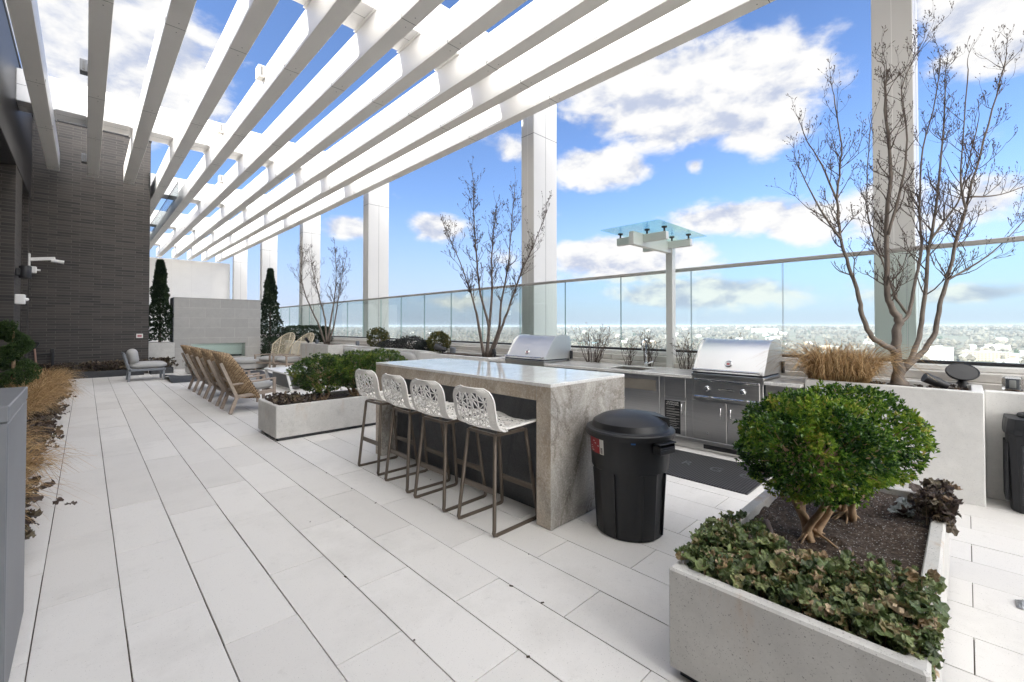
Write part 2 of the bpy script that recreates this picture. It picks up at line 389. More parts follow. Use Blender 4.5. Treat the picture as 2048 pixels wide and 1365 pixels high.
# ------------------------------------------------------------------ light settings
HAZE=1.25e-4; EXPO=1.22; SUNE=4.0; SKYS=.1
SKYC=(.74,.84,1.04); CLOUD=4.4; FILL0=.25; FILL1=.75; FILLADD=22.0
BLOBS=[(.05,.90,.43,.16,.14,1.0),(.83,.36,.44,.25,.12,1.3),(.775,.45,.47,.16,.08,1.0),(.91,.27,.38,.10,.07,1.0),(.775,.533,.335,.13,.055,1.0),
 (.93,.31,.215,.20,.055,1.0),(.96,.22,.20,.10,.05,.9),(.86,.50,.15,.22,.065,1.1),(.93,.36,.065,.26,.05,1.05),(.87,.372,.32,.03,.03,.7),
 (.89,-.02,.46,.10,.07,1.0),(.92,-.08,.42,.12,.08,1.0),(.395,.895,.205,.07,.035,.9),(.557,.80,.215,.08,.04,.95),(.66,.64,.37,.10,.04,.55),(.98,.0,.05,.22,.025,.75),(.97,.10,.20,.10,.05,.6),(.60,.79,.05,.20,.03,.6),(.97,-.02,.19,.09,.05,.7)]
HORIZ=(2.35,2.65,3.8,1)

# ------------------------------------------------------------------ the roof deck
def make_deck():
    mb=MB()
    x0=-1.8; w=.3255; L=.98; g=.0035
    k0=-0.168-5*w
    for k in range(26):
        xa=k0+k*w; off=(2.93 if k%2==0 else 3.42)
        if (k%2==0)!=(abs((xa-0.1575)%(2*w))<.05 or abs((xa-0.1575)%(2*w)-2*w)<.05): pass
        # rows alternate by half a slab
        row=round((xa+0.168)/w)
        off=3.42 if row%2==0 else 2.93
        j0=-8
        for j in range(j0,40):
            ya=off+j*L; yb=ya+L
            if yb<-4.5 or ya>36: continue
            gx=R.uniform(.0016,.0036); gy=R.uniform(.0016,.0028)
            dz=R.uniform(-.0012,.0012)
            mb.box(xa+gx,xa+w-gx,ya+gy,yb-gy,-.04,dz,.0013,0,tone=R.random())
    o=mb.build('paved_deck',M['paver']); tag(o,'pale concrete paving slabs of the roof terrace','paving',kind='structure')
    mb=MB(); mb.box(-4,8.6,-8,40,-.5,-.012)
    tag(mb.build('deck_base',M['joint']),'dark bed under the terrace slabs','deck',kind='structure')
make_deck()
# small stains and bits of leaf litter lying in the joints
mb=MB()
for i in range(30):
    x=R.choice([2.105,1.78,1.455,2.43,1.13,2.755,4.1,5.0]) if R.random()<.7 else R.uniform(.3,4.9); y=R.uniform(.2,4.6)
    x+=R.gauss(0,.006)
    s=R.uniform(.003,.008); a=R.uniform(0,PI); l=s*R.uniform(.8,1.5)
    mb.box(-l,l,-s*.5,s*.5,0,.004,0,0,Matrix.Translation((x,y,.001))@Matrix.Rotation(a,4,'Z'))
tag(mb.build('leaf_litter',plain('litter',(.06,.045,.03),.9)),'dark crumbs of leaf litter scattered on the paving','litter',kind='stuff')

# ------------------------------------------------------------------ pergola
perg=thing('pergola','white metal pergola of ten long rafters on tall columns over the terrace','pergola',(3,12,0))
raf=[]
for k in range(10):
    xa=-.80+.785*k; xb=xa+.242
    ya=-6.0; yb=17.5 if k<3 else 35.2
    mb=MB()
    mb.box(xa+.004,xb-.004,ya,yb,5.838,6.30,.004,0)
    mb.box(xa,xb,ya,yb,5.80,5.836,.004,0)
    for yj in (-2.4,1.77,5.44,7.88,11.4,13.9,17.2,20.6,24.2,28.1,31.8):
        if yj>yb-.3: continue
        mb.box(xa-.0015,xb+.0015,yj-.004,yj+.004,5.7985,5.90,0,1)
        for s in (-1,1):
            mb.lathe([(.008,5.7982),(.008,5.801)],8,((xa+xb)/2+.02,yj+s*.13,0),1)
    r=mb.build('rafter',[M['white'],M['seam']],perg); raf.append((r,xa,xb,yb))
XB=[.0,6.2,14.05,20.45,26.85,33.2]
for r,xa,xb,yb in raf:
    for y in XB:
        if y+.75<yb:
            mb=MB(); mb.box(xa-.03,xb+.03,y-.02,y+.72,6.302,6.320,.003,0); mb.build('bracket',M['white'],r)
def jbox(r,x,y,z,dark):
    mb=MB(); mb.box(x-.11,x,y-.10,y+.10,z-.11,z+.11,.008,0); mb.box(x-.07,x-.04,y-.112,y-.098,z-.08,z+.08,.004,1)
    mb.build('junction_box',[M['grey_alu'] if dark else M['cream'],M['seam']],r)
jbox(raf[1][0],raf[1][1]-.001,11.3,6.28,True); jbox(raf[1][0],raf[1][1]-.001,16.4,5.98,True)
jbox(raf[4][0],raf[4][1]-.001,9.08,6.20,False); jbox(raf[4][0],raf[4][1]-.001,12.47,6.25,False); jbox(raf[5][0],raf[5][1]-.001,16.6,6.2,False)
for i,y in enumerate(XB):
    mb=MB(); x0,x1=-1.12,6.945
    if y>18: x0=1.6
    mb.box(x0,x1,y,y+.70,6.322,7.02,.012,0)
    mb.box(x0+.01,x1-.01,y-.0015,y+.7015,6.67,6.678,0,1)
    for xs in (-.0,.98,1.76,2.55,3.33,4.12,4.9,5.7,6.5): 
        if xs+.42>x0: mb.box(xs+.42,xs+.426,y-.0015,y+.7015,6.33,7.012,0,1)
    mb.box(x0+.02,x1-.02,y+.30,y+.306,6.3205,6.33,0,1)
    mb.build('cross_beam',[M['white'],M['seam']],perg)
for ya,yb in ((.40,.78),(6.49,6.87),(14.26,14.66),(20.62,21.05),(26.95,27.35),(33.34,33.74)):
    mb=MB(); x0,x1=6.95,7.72
    mb.box(x0,x1,ya,yb,-.4,7.02,.006,0)
    xm=(x0+x1)/2; ym=(ya+yb)/2
    mb.box(xm-.004,xm+.004,ya-.0015,yb+.0015,-.3,6.31,0,1)
    mb.box(x0-.0015,x1+.0015,ya-.0015,yb+.0015,5.69,5.702,0,1)
    mb.box(x0-.0015,x0+.01,ym-.003,ym+.003,-.3,6.31,0,2)
    mb.build('column',[M['white2'],M['seam'],M['white']],perg)
for k,(ya,yb) in ((3,(17.8,34.0)),(4,(18.4,34.2))):
    xa=-.80+.785*k
    mb=MB(); y=ya
    while y<yb:
        mb.box(xa-.16,xa-.148,y,y+2.2,5.86,6.32,0,0); y+=2.21
    mb.box(xa-.165,xa-.143,ya,yb,6.32,6.345,.004,1)
    mb.build('glass_screen',[M['glass_dark'],M['black']],perg)
    if k==3:
        mb=MB()
        for y in (24.2,27.2): mb.box(xa-.26,xa-.17,y,y+.2,6.18,6.36,.01,0)
        mb.build('junction_box',M['black'],perg)

# ------------------------------------------------------------------ glass railing on the parapet
par=thing('parapet_wall','low pale stone parapet with stepped coping below the glass railing','parapet',(6.4,12,0))
mb=MB(); mb.box(6.08,6.94,-8,39.5,-.5,.955,.006,0); mb.build('wall_body',M['coping'],par)
mb=MB(); y=-8.0
while y<39:
    mb.box(6.14,6.93,y+.004,y+2.40,.958,1.045,.008,0); y+=2.404
mb.build('lower_coping',M['coping'],par)
mb=MB(); y=-7.2
while y<38:
    mb.box(6.27,6.93,y+.004,y+2.40,1.048,1.10,.006,0); y+=2.404
mb.build('upper_coping',M['planter_clean'],par)
rail=thing('glass_railing','frameless clear glass railing with slim metal handrail on the parapet','railing',(6.45,12,1.1))
mb=MB(); mb.box(6.405,6.505,-8,39.4,1.103,1.135,.004,0); mb.build('base_shoe',M['black'],rail)
mb=MB(); mb.box(6.418,6.492,-8,39.4,2.315,2.362,.006,0); mb.build('handrail',plain('rail_metal',(.52,.50,.47),.4,.3,var=.05),rail)
y=.445-1.195*7
while y<39:
    mb=MB(); mb.box(6.449,6.461,y+.006,y+1.189,1.12,2.32,0,0)
    for ye in (y+.0055,y+1.1895): mb.box(6.4488,6.4612,ye-.0012,ye+.0012,1.136,2.314,0,1)
    mb.build('glass_pane',[M['glass'],M['glass_edge']],rail); y+=1.195

# ------------------------------------------------------------------ retaining wall with planting strip
def tray(mb,x0,x1,y0,y1,z0,z1,t,b=.008,mi=0):
    """open-topped box in one piece, wall thickness t, edges eased by b"""
    def rg(d,z): return [(x0+d,y0+d,z),(x1-d,y0+d,z),(x1-d,y1-d,z),(x0+d,y1-d,z)]
    b=min(b,t*.3); L=[]
    def ring(d,z,e):   # eased corners: eight points
        xa,xb,ya,yb=x0+d,x1-d,y0+d,y1-d
        return [(xa+e,ya,z),(xb-e,ya,z),(xb,ya+e,z),(xb,yb-e,z),(xb-e,yb,z),(xa+e,yb,z),(xa,yb-e,z),(xa,ya+e,z)]
    L=[ring(0,z0,b),ring(0,z1-b,b),ring(b,z1,b),ring(t-b*.6,z1,b),ring(t,z1-b*.6,b),ring(t,z0+.01,b)]
    vs=[p for r in L for p in r]; fs=[]
    for r in range(len(L)-1):
        for k in range(8): fs.append((r*8+k,r*8+(k+1)%8,(r+1)*8+(k+1)%8,(r+1)*8+k))
    fs.append(tuple(range(7,-1,-1)))
    mb.add(vs,fs,mi)
def soil_patch(name,x0,x1,y0,y1,z,amp,parent,n=30,seed=0,holes=()):
    mb=MB(); ny=max(4,int(n*(y1-y0)/max(.1,(x1-x0)))); ny=min(ny,160)
    def fn(u,v):
        x=x0+(x1-x0)*u; y=y0+(y1-y0)*v
        h=amp*noise.noise(V((x*5,y*5,seed)))+amp*.7*noise.noise(V((x*17,y*17,seed+3)))+amp*.4*noise.noise(V((x*45,y*45,seed)))
        for hx,hy,hr,hd in holes:
            d=math.hypot(x-hx,y-hy)/hr
            if d<1.5: h-=hd*math.exp(-d*d*2.2)
        return (x,y,z+h)
    mb.grid(fn,n,ny); return mb.build(name,M['soil'],parent,smooth=True)
wall=thing('planting_wall','long low pale concrete retaining wall of the planting strip','wall',(5.7,8,0))
for xa,xb,ya,yb,h in ((5.66,5.78,-8,-.106,.93),(5.66,5.78,1.18,6.05,.86),(5.55,5.68,8.41,12.99,.925),(5.64,5.76,15.31,33,.93)):
    mb=MB(); mb.box(xa,xb,ya,yb,0,h,.008,0); mb.build('wall_section',M['planter_clean'],wall)
soil_patch('soil',5.69,6.1,-8,33,.88,.02,wall,10)
p3=thing('raised_planter','tall white concrete planter holding the bare tree beside the big grill','planter',(5.6,.5,0))
mb=MB(); tray(mb,5.36,6.06,-.10,1.17,0,.945,.075); mb.build('planter_box',M['planter_clean'],p3)
soil_patch('soil',5.41,6.02,-.05,1.12,.895,.02,p3,30,4)
p5=thing('raised_planter','pale raised planter behind the island holding the many-stemmed bare tree','planter',(5.5,7.2,0))
mb=MB(); tray(mb,5.28,6.06,6.06,8.40,0,.915,.06); mb.build('planter_box',M['planter_clean'],p5)
soil_patch('soil',5.33,6.02,6.12,8.35,.87,.02,p5,24,5)
p4=thing('raised_planter','angular white raised planter beside the rope chairs with a small bare tree','planter',(5.5,14.2,0))
mb=MB(); tray(mb,5.10,6.06,13.0,15.3,0,.935,.06); mb.build('planter_box',M['planter'],p4)
soil_patch('soil',5.15,6.02,13.06,15.24,.89,.02,p4,24,6)

# ------------------------------------------------------------------ brick building
bld=thing('brick_building','dark grey brick building enclosing the terrace on the left and far end','building',(-1.5,18,0))
mb=MB(); mb.box(-6,1.44,18.0,35.5,-.4,7.34,.01,0); mb.build('wall',M['brick'],bld)
for ya,yb in ((14.5,15.83),(17.5,17.998),(7.2,9.2),(-8,2.0)):
    mb=MB(); mb.box(-3.4,-1.13,ya,yb,-.4,5.03,.006,0); mb.build('pier',M['brick'],bld)
mb=MB(); mb.box(-6.2,-1.12,-8,17.997,5.035,7.3,.01,0); mb.build('fascia',M['fascia'],bld)
mb=MB(); mb.box(-6.2,-1.10,-8,17.978,7.302,7.36,.01); mb.build('parapet_cap',M['black'],bld)
mb=MB(); mb.box(-6,1.46,17.98,35.52,7.342,7.40,.01); mb.build('parapet_cap',M['black'],bld)
for ya,yb in ((15.83,17.5),(9.2,14.5),(2.0,7.2)):
    mb=MB(); mb.box(-6,-2.0,ya,yb,5.0,5.034,0,0); mb.build('soffit',M['fascia'],bld)
for ya,yb in ((15.835,17.495),(9.205,14.495),(2.005,7.195)):
    mb=MB(); x=-2.35
    mb.box(x-.06,x,ya,ya+.08,0,4.99,.004,0); mb.box(x-.06,x,yb-.08,yb,0,4.99,.004,0); mb.box(x-.06,x,ya+.08,yb-.08,4.88,4.99,.004,0)
    mb.box(x-.06,x,ya+.08,yb-.08,2.5,2.58,.004,0); n=max(1,int((yb-ya)/1.3))
    for i in range(1,n): mb.box(x-.06,x,ya+(yb-ya)*i/n-.04,ya+(yb-ya)*i/n+.04,0,4.88,.004,0)
    fr=mb.build('window',M['black'],bld)
    mb=MB(); mb.box(x-.04,x-.03,ya+.06,yb-.06,.02,4.9,0,0); mb.build('pane',M['darkglass'],fr)
# white far wall
fw=MB(); fw.box(1.46,6.93,34.3,34.9,-.4,5.66,.02,0)
for i in range(1,5): fw.box(1.7+i*1.04,1.706+i*1.04,34.298,34.31,0,5.65,0,1)
tag(fw.build('white_end_wall',[M['white'],M['white2']]),'tall white panelled wall closing the far end behind the fireplace','wall')
# fixtures on the brick
b=thing('security_camera','white security camera on a long arm fixed to the brick pier','camera',(-1.1,17.6,3.3))
mb=MB(); mb.box(-1.128,-1.09,17.55,17.69,3.12,3.46,.008); mb.build('wall_plate',M['white'],b)
mb=MB(); mb.bar((-1.09,17.62,3.30),(-.62,17.62,3.37),.06,.09,b=.01); mb.build('arm',M['white'],b)
mb=MB(); mb.tube([(-.70,17.62,3.31),(-.45,17.62,3.28)],[.045,.05],14); mb.build('camera_body',M['white'],b,auto=40)
mb=MB(); mb.box(-1.1,-.97,17.55,17.69,2.93,3.11,.015); mb.tube([(-.97,17.62,3.02),(-.90,17.62,3.02)],.025,10); mb.build('terminal_box',M['white'],b)
b=thing('wall_sconce','black cylinder wall light on the brick pier under the camera arm','wall light',(-1.0,14.66,2.7))
mb=MB(); mb.lathe([(.095,2.57),(.10,2.58),(.10,2.83),(.095,2.84)],24,(-.985,14.7,0)); mb.build('lamp_shade',M['black'],b,auto=40)
mb=MB(); mb.box(-1.128,-1.05,14.62,14.80,2.62,2.78,.01); mb.build('bracket',M['black'],b)
b=thing('flood_light','white box-shaped fitting low on the brick pier above the topiary','wall light',(-1.0,14.33,2.05))
mb=MB(); mb.box(-1.13,-.97,14.55,14.74,1.98,2.20,.015); mb.build('housing',M['white'],b)
mb=MB(); mb.lathe([(.05,-.0),(.05,.06),(.02,.09)],14); 
for i,q in enumerate(mb.v): mb.v[i]=(-.97+q[2]*.6,14.65+q[0]*.7,2.09+q[1]*.7)
mb.build('sensor',M['white'],b)
b=thing('notice_sign','small pink and white notice on the brick wall','sign',(1.22,17.99,1.2))
mb=MB(); mb.box(1.14,1.30,17.985,17.998,1.12,1.25,.002); mb.build('plate',M['paper'],b)
mb=MB(); mb.box(1.165,1.27,17.982,17.9846,1.15,1.215,0); mb.build('print',plain('pink_print',(.45,.16,.18),.6),b)
mb=MB()
b=thing('water_hydrant','black standpipe with a side arm in front of the brick wall','pipe',(-.68,17.85,.2))
mb.tube([(-.66,17.85,.1),(-.66,17.85,.80)],.035,12); mb.tube([(-.66,17.85,.72),(-.98,17.85,.70)],.025,10); mb.box(-.70,-.62,17.8,17.9,.74,.86,.01); mb.build('pipe',M['black'],b,auto=40)
b=thing('shovel','shovel with a black D handle leaning against the brick wall','shovel',(-.98,17.8,.2))
mb=MB(); mb.tube([(-.94,17.7,.22),(-1.0,17.86,.86)],.022,10); mb.build('shaft',plain('shovel_shaft',(.28,.16,.12),.6),b,auto=40)
mb=MB(); h=[(-1.0,17.86,.86),(-1.09,17.9,1.0),(-1.10,17.905,1.03),(-1.0,17.905,1.05),(-.92,17.905,1.03),(-.92,17.9,1.0),(-1.0,17.86,.86)]; mb.tube(h,.018,8); mb.build('handle',M['black'],b,auto=40)

# dark bed edging along the brick wall and the left border
for nm,lab,(x0,x1,y0,y1) in (('bed_edging','dark metal edging of the bed along the far brick wall',(-.46,1.30,17.5,17.95)),('planter_trough','dark grey trough of leafy plants beside the fireplace',(1.45,2.02,17.5,17.95)),('bed_edging','low dark metal edging of the left grass border',(-1.12,-.52,3.75,17.42))):
    b=thing(nm,lab,'planter',((x0+x1)/2,(y0+y1)/2,0)); mb=MB(); tray(mb,x0,x1,y0,y1,0,.19 if y1>17.9 else .14,.02,.003); 
    if y1>17.9 and x0<0: mb.box(.47,.475,y0-.002,y0+.01,.01,.188,0,0)
    mb.build('edging',M['curb'],b); soil_patch('soil',x0+.02,x1-.02,y0+.02,y1-.02,.13 if y1>17.9 else .09,.02,b,10,2)

# ------------------------------------------------------------------ fireplace
fp=thing('outdoor_fireplace','pale tiled outdoor fireplace block with a long low firebox opening','fireplace',(3.5,19.4,0))
X0,X1,Y0,Y1,ZT=2.19,4.86,19.0,19.9,2.47; ox0,ox1,oz0,oz1=2.67,4.37,.36,.86
mb=MB(); mb.box(X0,ox0,Y0,Y1,0,ZT,0,0); mb.box(ox1,X1,Y0,Y1,0,ZT,0,0); mb.box(ox0,ox1,Y0,Y1,0,oz0,0,0); mb.box(ox0,ox1,Y0,Y1,oz1,ZT,0,0)
mb.build('body',M['tile'],fp)
mb=MB(); mb.box(X0-.02,X0-.002,Y0+.03,Y1,0,ZT-.01,0,0); mb.box(X0-.01,X1+.01,Y0-.01,Y1+.01,ZT+.002,ZT+.02,.004,1); mb.build('side_panel',[M['grey_frame'],M['tile']],fp)
mb=MB(); mb.box(ox0+.002,ox1-.002,Y0+.50,Y0+.52,oz0,oz1,0,0); mb.box(ox0+.002,ox0+.02,Y0+.02,Y0+.5,oz0,oz1,0,0); mb.box(ox1-.02,ox1-.002,Y0+.02,Y0+.5,oz0,oz1,0,0); mb.box(ox0+.1,ox1-.1,Y0+.15,Y0+.4,oz0+.002,oz0+.07,.01,1); mb.build('firebox',[M['steel'],M['black']],fp)
mb=MB(); mb.box(ox0+.004,ox1-.004,Y0+.03,Y0+.04,oz0+.004,oz1-.004,0,0); mb.build('glass_front',M['glass'],fp)
lw=MB(); lw.box(1.46,2.168,18.62,19.95,0,.93,.008,0); o=lw.build('low_wall',M['planter']); tag(o,'short pale stained concrete planter wall between brick building and fireplace','wall')
# ------------------------------------------------------------------ island
isl=thing('bar_island','waterfall stone bar island with polished top and dark recessed front','island',(2.95,3.45,0))
x0,x1,y0,y1,zt=2.455,3.46,2.125,4.83,1.07
mb=MB(); mb.box(x0,x1,y0,y1,zt-.0255,zt,.003,0); mb.build('countertop',M['quartz_top'],isl)
def two_tone(o):
    for p_ in o.data.polygons: p_.material_index=1 if p_.normal.x<-.9 else 0
mb=MB(); mb.box(x0+.001,x1-.001,y0+.146,y1-.146,zt-.135,zt-.026,.0015,0); two_tone(mb.build('apron',[M['quartz'],M['quartz_tan']],isl))
for ya,yb in ((y0,y0+.1455),(y1-.1455,y1)):
    mb=MB(); mb.box(x0+.001,x1-.001,ya+.001,yb-.001,.004,zt-.026,.0015,0); two_tone(mb.build('end_leg',[M['quartz'],M['quartz_tan']],isl))
mb=MB(); mb.box(x0+.20,x1-.02,y0+.146,y1-.146,.006,zt-.136,0,0)
for y in (2.95,3.62,4.2): mb.box(x0+.1985,x0+.2005,y,y+.003,.01,zt-.14,0,1)
mb.build('body_panel',[M['slate'],M['joint']],isl)

# ------------------------------------------------------------------ bar stools (local frame: +X towards the island)
st=thing('bar_stool','','bar stool',(2.09,2.545,0),'bar stools at the stone island',local=True)
def rtube(mb,pts,w,d,n=6):
    mb.tube(pts,w,n)
for s in (-1,1):
    mb=MB(); yb=.205*s; yt=.155*s
    P=[(.055,yt,.70),(.004,yb,.05),(.0,yb,.03),(.006,yb,.014),(.025,yb,.009),(.43,yb*.98,.009),(.452,yb*.98,.014),(.458,yb*.98,.03),(.455,yb*.98,.05),(.37,yt,.705)]
    for a,b in zip(P[:-1],P[1:]):
        pass
    mb.tube(P,.0145,8); mb.build('sled_frame',M['bronze'],st,smooth=True)
mb=MB(); mb.bar((.034,-.185,.30),(.034,.185,.30),.012,.045,b=.004); mb.build('rear_crossbar',M['bronze'],st)
mb=MB(); mb.bar((.435,-.19,.24),(.435,.19,.24),.012,.045,b=.004); mb.build('footrest',M['bronze'],st)
mb=MB(); 
for x in (.06,.36): mb.bar((x,-.155,.70),(x,.155,.70),.022,.022,b=.003)
for y in (-.155,.155): mb.bar((.06,y,.70),(.36,y,.70),.022,.022,b=.003)
mb.build('seat_frame',M['bronze'],st)
# perforated shell: profile swept, random triangle lattice
prof=[(.44,.735),(.43,.748),(.38,.752),(.26,.742),(.12,.735),(.035,.742),(-.012,.768),(-.036,.82),(-.050,.89),(-.062,.96),(-.070,1.015),(-.073,1.045)]
acc=[0]
for a,b_ in zip(prof[:-1],prof[1:]): acc.append(acc[-1]+math.hypot(b_[0]-a[0],b_[1]-a[1]))
LT=acc[-1]
def prof_at(s):
    s=max(0,min(LT,s))
    for i in range(len(acc)-1):
        if s<=acc[i+1]:
            t=(s-acc[i])/(acc[i+1]-acc[i]); return (prof[i][0]+(prof[i+1][0]-prof[i][0])*t, prof[i][1]+(prof[i+1][1]-prof[i][1])*t)
    return prof[-1]
def halfw(s):
    t=s/LT
    w=.250-.014*math.sin(PI*t)-.012*max(0,(t-.55)/.45)
    for e,rr in ((s,.09),(LT-s,.105)):
        if e<rr: w-= rr-math.sqrt(max(0,rr*rr-(rr-e)**2))
    return max(.02,w)
def shell_pt(s,u):   # u in -1..1
    x,z=prof_at(s); w=halfw(s); y=u*w
    k=abs(u)**2.4
    t=s/LT
    # edges curl: up at the seat, forward at the back
    if t<.5: z+=.022*k
    else: x+=.035*k
    return V((x,y,z))
def in_border(s,u):
    w=halfw(s); d=min(s,LT-s); return (1-abs(u))*w<.035 or d<.035
def make_shell():
    # triangulated jittered lattice in (s,u); every inner triangle is pierced
    rr=random.Random(5); ns,nu=16,10
    pts=[[None]*(nu+1) for _ in range(ns+1)]
    for i in range(ns+1):
        for j in range(nu+1):
            s=LT*i/ns; u=-1+2*j/nu
            if 0<i<ns and 0<j<nu: s+=rr.uniform(-.40,.40)*LT/ns; u+=rr.uniform(-.42,.42)*2/nu
            pts[i][j]=(s,u)
    mb=MB(); 
    def sp(q): return shell_pt(*q)
    def solid(tri,depth=1):
        if depth==0: mb.add([sp(q) for q in tri],[(0,1,2)]); return
        a,b_,c=tri; m=lambda p,q:((p[0]+q[0])/2,(p[1]+q[1])/2)
        ab,bc,ca=m(a,b_),m(b_,c),m(c,a)
        for t in ((a,ab,ca),(ab,b_,bc),(ca,bc,c),(ab,bc,ca)): solid(t,depth-1)
    for i in range(ns):
        for j in range(nu):
            a,b_,c,d=pts[i][j],pts[i][j+1],pts[i+1][j+1],pts[i+1][j]
            tris=[(a,b_,c),(a,c,d)] if rr.random()<.5 else [(a,b_,d),(b_,c,d)]
            for tri in tris:
                edge=any(in_border(*q) for q in tri) and (i in (0,ns-1) or j in (0,nu-1))
                if edge: solid(tri); continue
                # inset triangle hole
                P=[sp(q) for q in tri]; cen=(P[0]+P[1]+P[2])/3
                l=[(P[1]-P[2]).length,(P[2]-P[0]).length,(P[0]-P[1]).length]; per=sum(l)
                ar=((P[1]-P[0]).cross(P[2]-P[0])).length/2
                inr=2*ar/per; inc=(P[0]*l[0]+P[1]*l[1]+P[2]*l[2])/per
                st_=.0034
                k=1-st_/max(inr,1e-5)
                if k<.15: mb.add(P,[(0,1,2)]); continue
                Q=[inc+(p-inc)*k for p in P]
                mb.add(P+Q,[(0,1,4,3),(1,2,5,4),(2,0,3,5)])
    return mb
sh=make_shell().build('seat_shell',M['cream'],st)
so=sh.modifiers.new('thick','SOLIDIFY'); so.thickness=.007; so.offset=0
mb=MB(); rim=[]
for i in range(40): rim.append(shell_pt(LT*i/39,-1))
for i in range(1,12): rim.append(shell_pt(LT,-1+2*i/12))
for i in range(40): rim.append(shell_pt(LT*(39-i)/39,1))
for i in range(1,12): rim.append(shell_pt(0,1-2*i/12))
rim.append(rim[0]); mb.tube(rim,.0075,8,cap=False); mb.build('rim',M['cream'],sh,smooth=True)
stl=['white lattice bar stool at the near end of the island beside the trash can','white lattice bar stool between the nearest stool and the third one along','white lattice bar stool third along the island from the trash can','white lattice bar stool farthest along the island next to the box planter']
st['label']=stl[0]
for i,(x,y,rz) in enumerate(((2.075,3.14,.03),(2.085,3.70,-.03),(2.11,4.31,.02))):
    c=copy_tree(st); c.location=(x,y,0); c.rotation_euler=(0,0,rz); c['label']=stl[i+1]

# ------------------------------------------------------------------ outdoor kitchen counter
kit=thing('kitchen_counter','stainless outdoor kitchen run with stone countertop, cabinets and sink','counter',(5.6,3.6,0))
mb=MB()
F=5.285
for ya,yb in ((1.18,1.52),(2.31,4.68),(5.60,6.05)): 
    if ya==2.31:
        mb.box(5.235,6.06,2.31,3.05,.865,.90,.003,0); mb.box(5.235,5.36,3.051,3.60,.865,.90,.003,0); mb.box(5.80,6.06,3.051,3.60,.865,.90,.003,0); mb.box(5.235,6.06,3.601,4.68,.865,.90,.003,0)
    else: mb.box(5.235,6.06,ya,yb,.865,.90,.003,0)
mb.box(5.84,6.06,1.521,2.309,.865,.90,.003,0); mb.box(5.84,6.06,4.681,5.599,.865,.90,.003,0)
mb.build('countertop',M['quartz_top'],kit)
mb=MB(); tray(mb,5.37,5.79,3.06,3.59,.70,.894,.012,.002); mb.box(5.385,5.775,3.075,3.575,.70,.712,0); mb.build('sink',M['steel'],kit)
mb=MB(); mb.box(F+.01,6.04,1.18,6.04,.12,.63,0,0); mb.box(F+.01,6.04,2.32,4.69,.63,.69,0,0); mb.box(F+.01,6.04,1.18,1.51,.63,.864,0,0); mb.box(F+.01,5.35,2.32,4.69,.69,.864,0,0);mb.box(F+.01,5.35,5.60,6.04,.63,.864,0,0); mb.box(F+.09,6.0,1.18,6.04,.005,.119,0,0)
mb.build('carcass',M['steel'],kit)
# frame strips and toe kick
mb=MB()
mb.box(F-.012,F+.009,1.18,6.04,.10,.145,.003); mb.box(F-.004,F+.009,2.67,2.73,.146,.86,.003); mb.box(F-.004,F+.009,2.31,2.39,.146,.864,.003); mb.box(F-.004,F+.009,2.391,2.669,.575,.612,.002); mb.box(F+.04,F+.085,1.18,6.04,.006,.099,.003)
mb.build('face_frame',M['steel'],kit)
mb=MB(); mb.box(F+.0365,F+.0395,1.3,2.2,.035,.085,0); mb.build('vent',M['black'],kit)
def door(ya,yb,za,zb,name='cabinet_door',hy=None,hz=None,mat='steel'):
    mb=MB(); mb.box(F-.012,F+.009,ya,yb,za,zb,.003); d=mb.build(name,M[mat],kit)
    if hy:
        mb=MB(); h0,h1=hz
        mb.tube([(F-.013,hy,h0),(F-.045,hy,h0),(F-.05,hy,h0+.008),(F-.05,hy,h1-.008),(F-.045,hy,h1),(F-.013,hy,h1)],.0075,8); mb.build('handle',M['chrome'],d,smooth=True)
    return d
door(1.918,2.305,.150,.612,hy=1.97,hz=(.43,.55)); door(1.525,1.912,.150,.612,hy=1.86,hz=(.43,.55))
d=door(2.395,2.664,.150,.572,hy=2.43,hz=(.42,.54)); 
door(2.395,2.664,.617,.86,'drawer_front'); door(2.735,3.68,.150,.86,'access_panel',mat='steel'); door(1.19,1.515,.150,.86,'side_panel'); door(3.69,4.69,.150,.86,'access_panel'); door(5.6,6.03,.15,.86,'side_panel')
mb=MB(); mb.box(F-.0135,F-.0122,2.78,3.55,.66,.80,0); mb.build('recess_plate',plain('taupe_plate',(.24,.215,.18),.5,.3,var=.1),kit)
# rules sign stuck on the small door
sg=thing('rules_sign','black printed rules sign on the narrow cabinet door','sign',(F-.013,2.56,.36))
mb=MB(); mb.box(F-.0145,F-.0125,2.458,2.660,.165,.568,0); mb.build('plate',M['signblack'],sg)
def text(s,size,loc,rot,mat,parent,name='lettering',ext=.0004,align='CENTER'):
    cu=bpy.data.curves.new(name,'FONT'); cu.body=s; cu.size=size; cu.align_x=align; cu.align_y='CENTER'; cu.extrude=ext; cu.resolution_u=2
    cu.materials.append(mat)
    tmp=bpy.data.objects.new(name+'_curve',cu); COL.objects.link(tmp); bpy.context.view_layer.update()
    me=bpy.data.meshes.new_from_object(tmp.evaluated_get(bpy.context.evaluated_depsgraph_get())); bpy.data.objects.remove(tmp); bpy.data.curves.remove(cu)
    me.name=name; o=bpy.data.objects.new(name,me); COL.objects.link(o); o.parent=parent
    ab=parent.get('_abs'); o.location=V(loc)-(V(ab) if ab is not None else V((0,0,0))); o.rotation_euler=rot; return o
RX=(PI/2,0,-PI/2)
text('OUTDOOR',.030,(F-.0152,2.559,.543),RX,M['signtextw'],sg); text('KITCHEN/GRILL',.024,(F-.0152,2.559,.518),RX,M['signtextw'],sg)
mb=MB(); rr=random.Random(2); z=.488
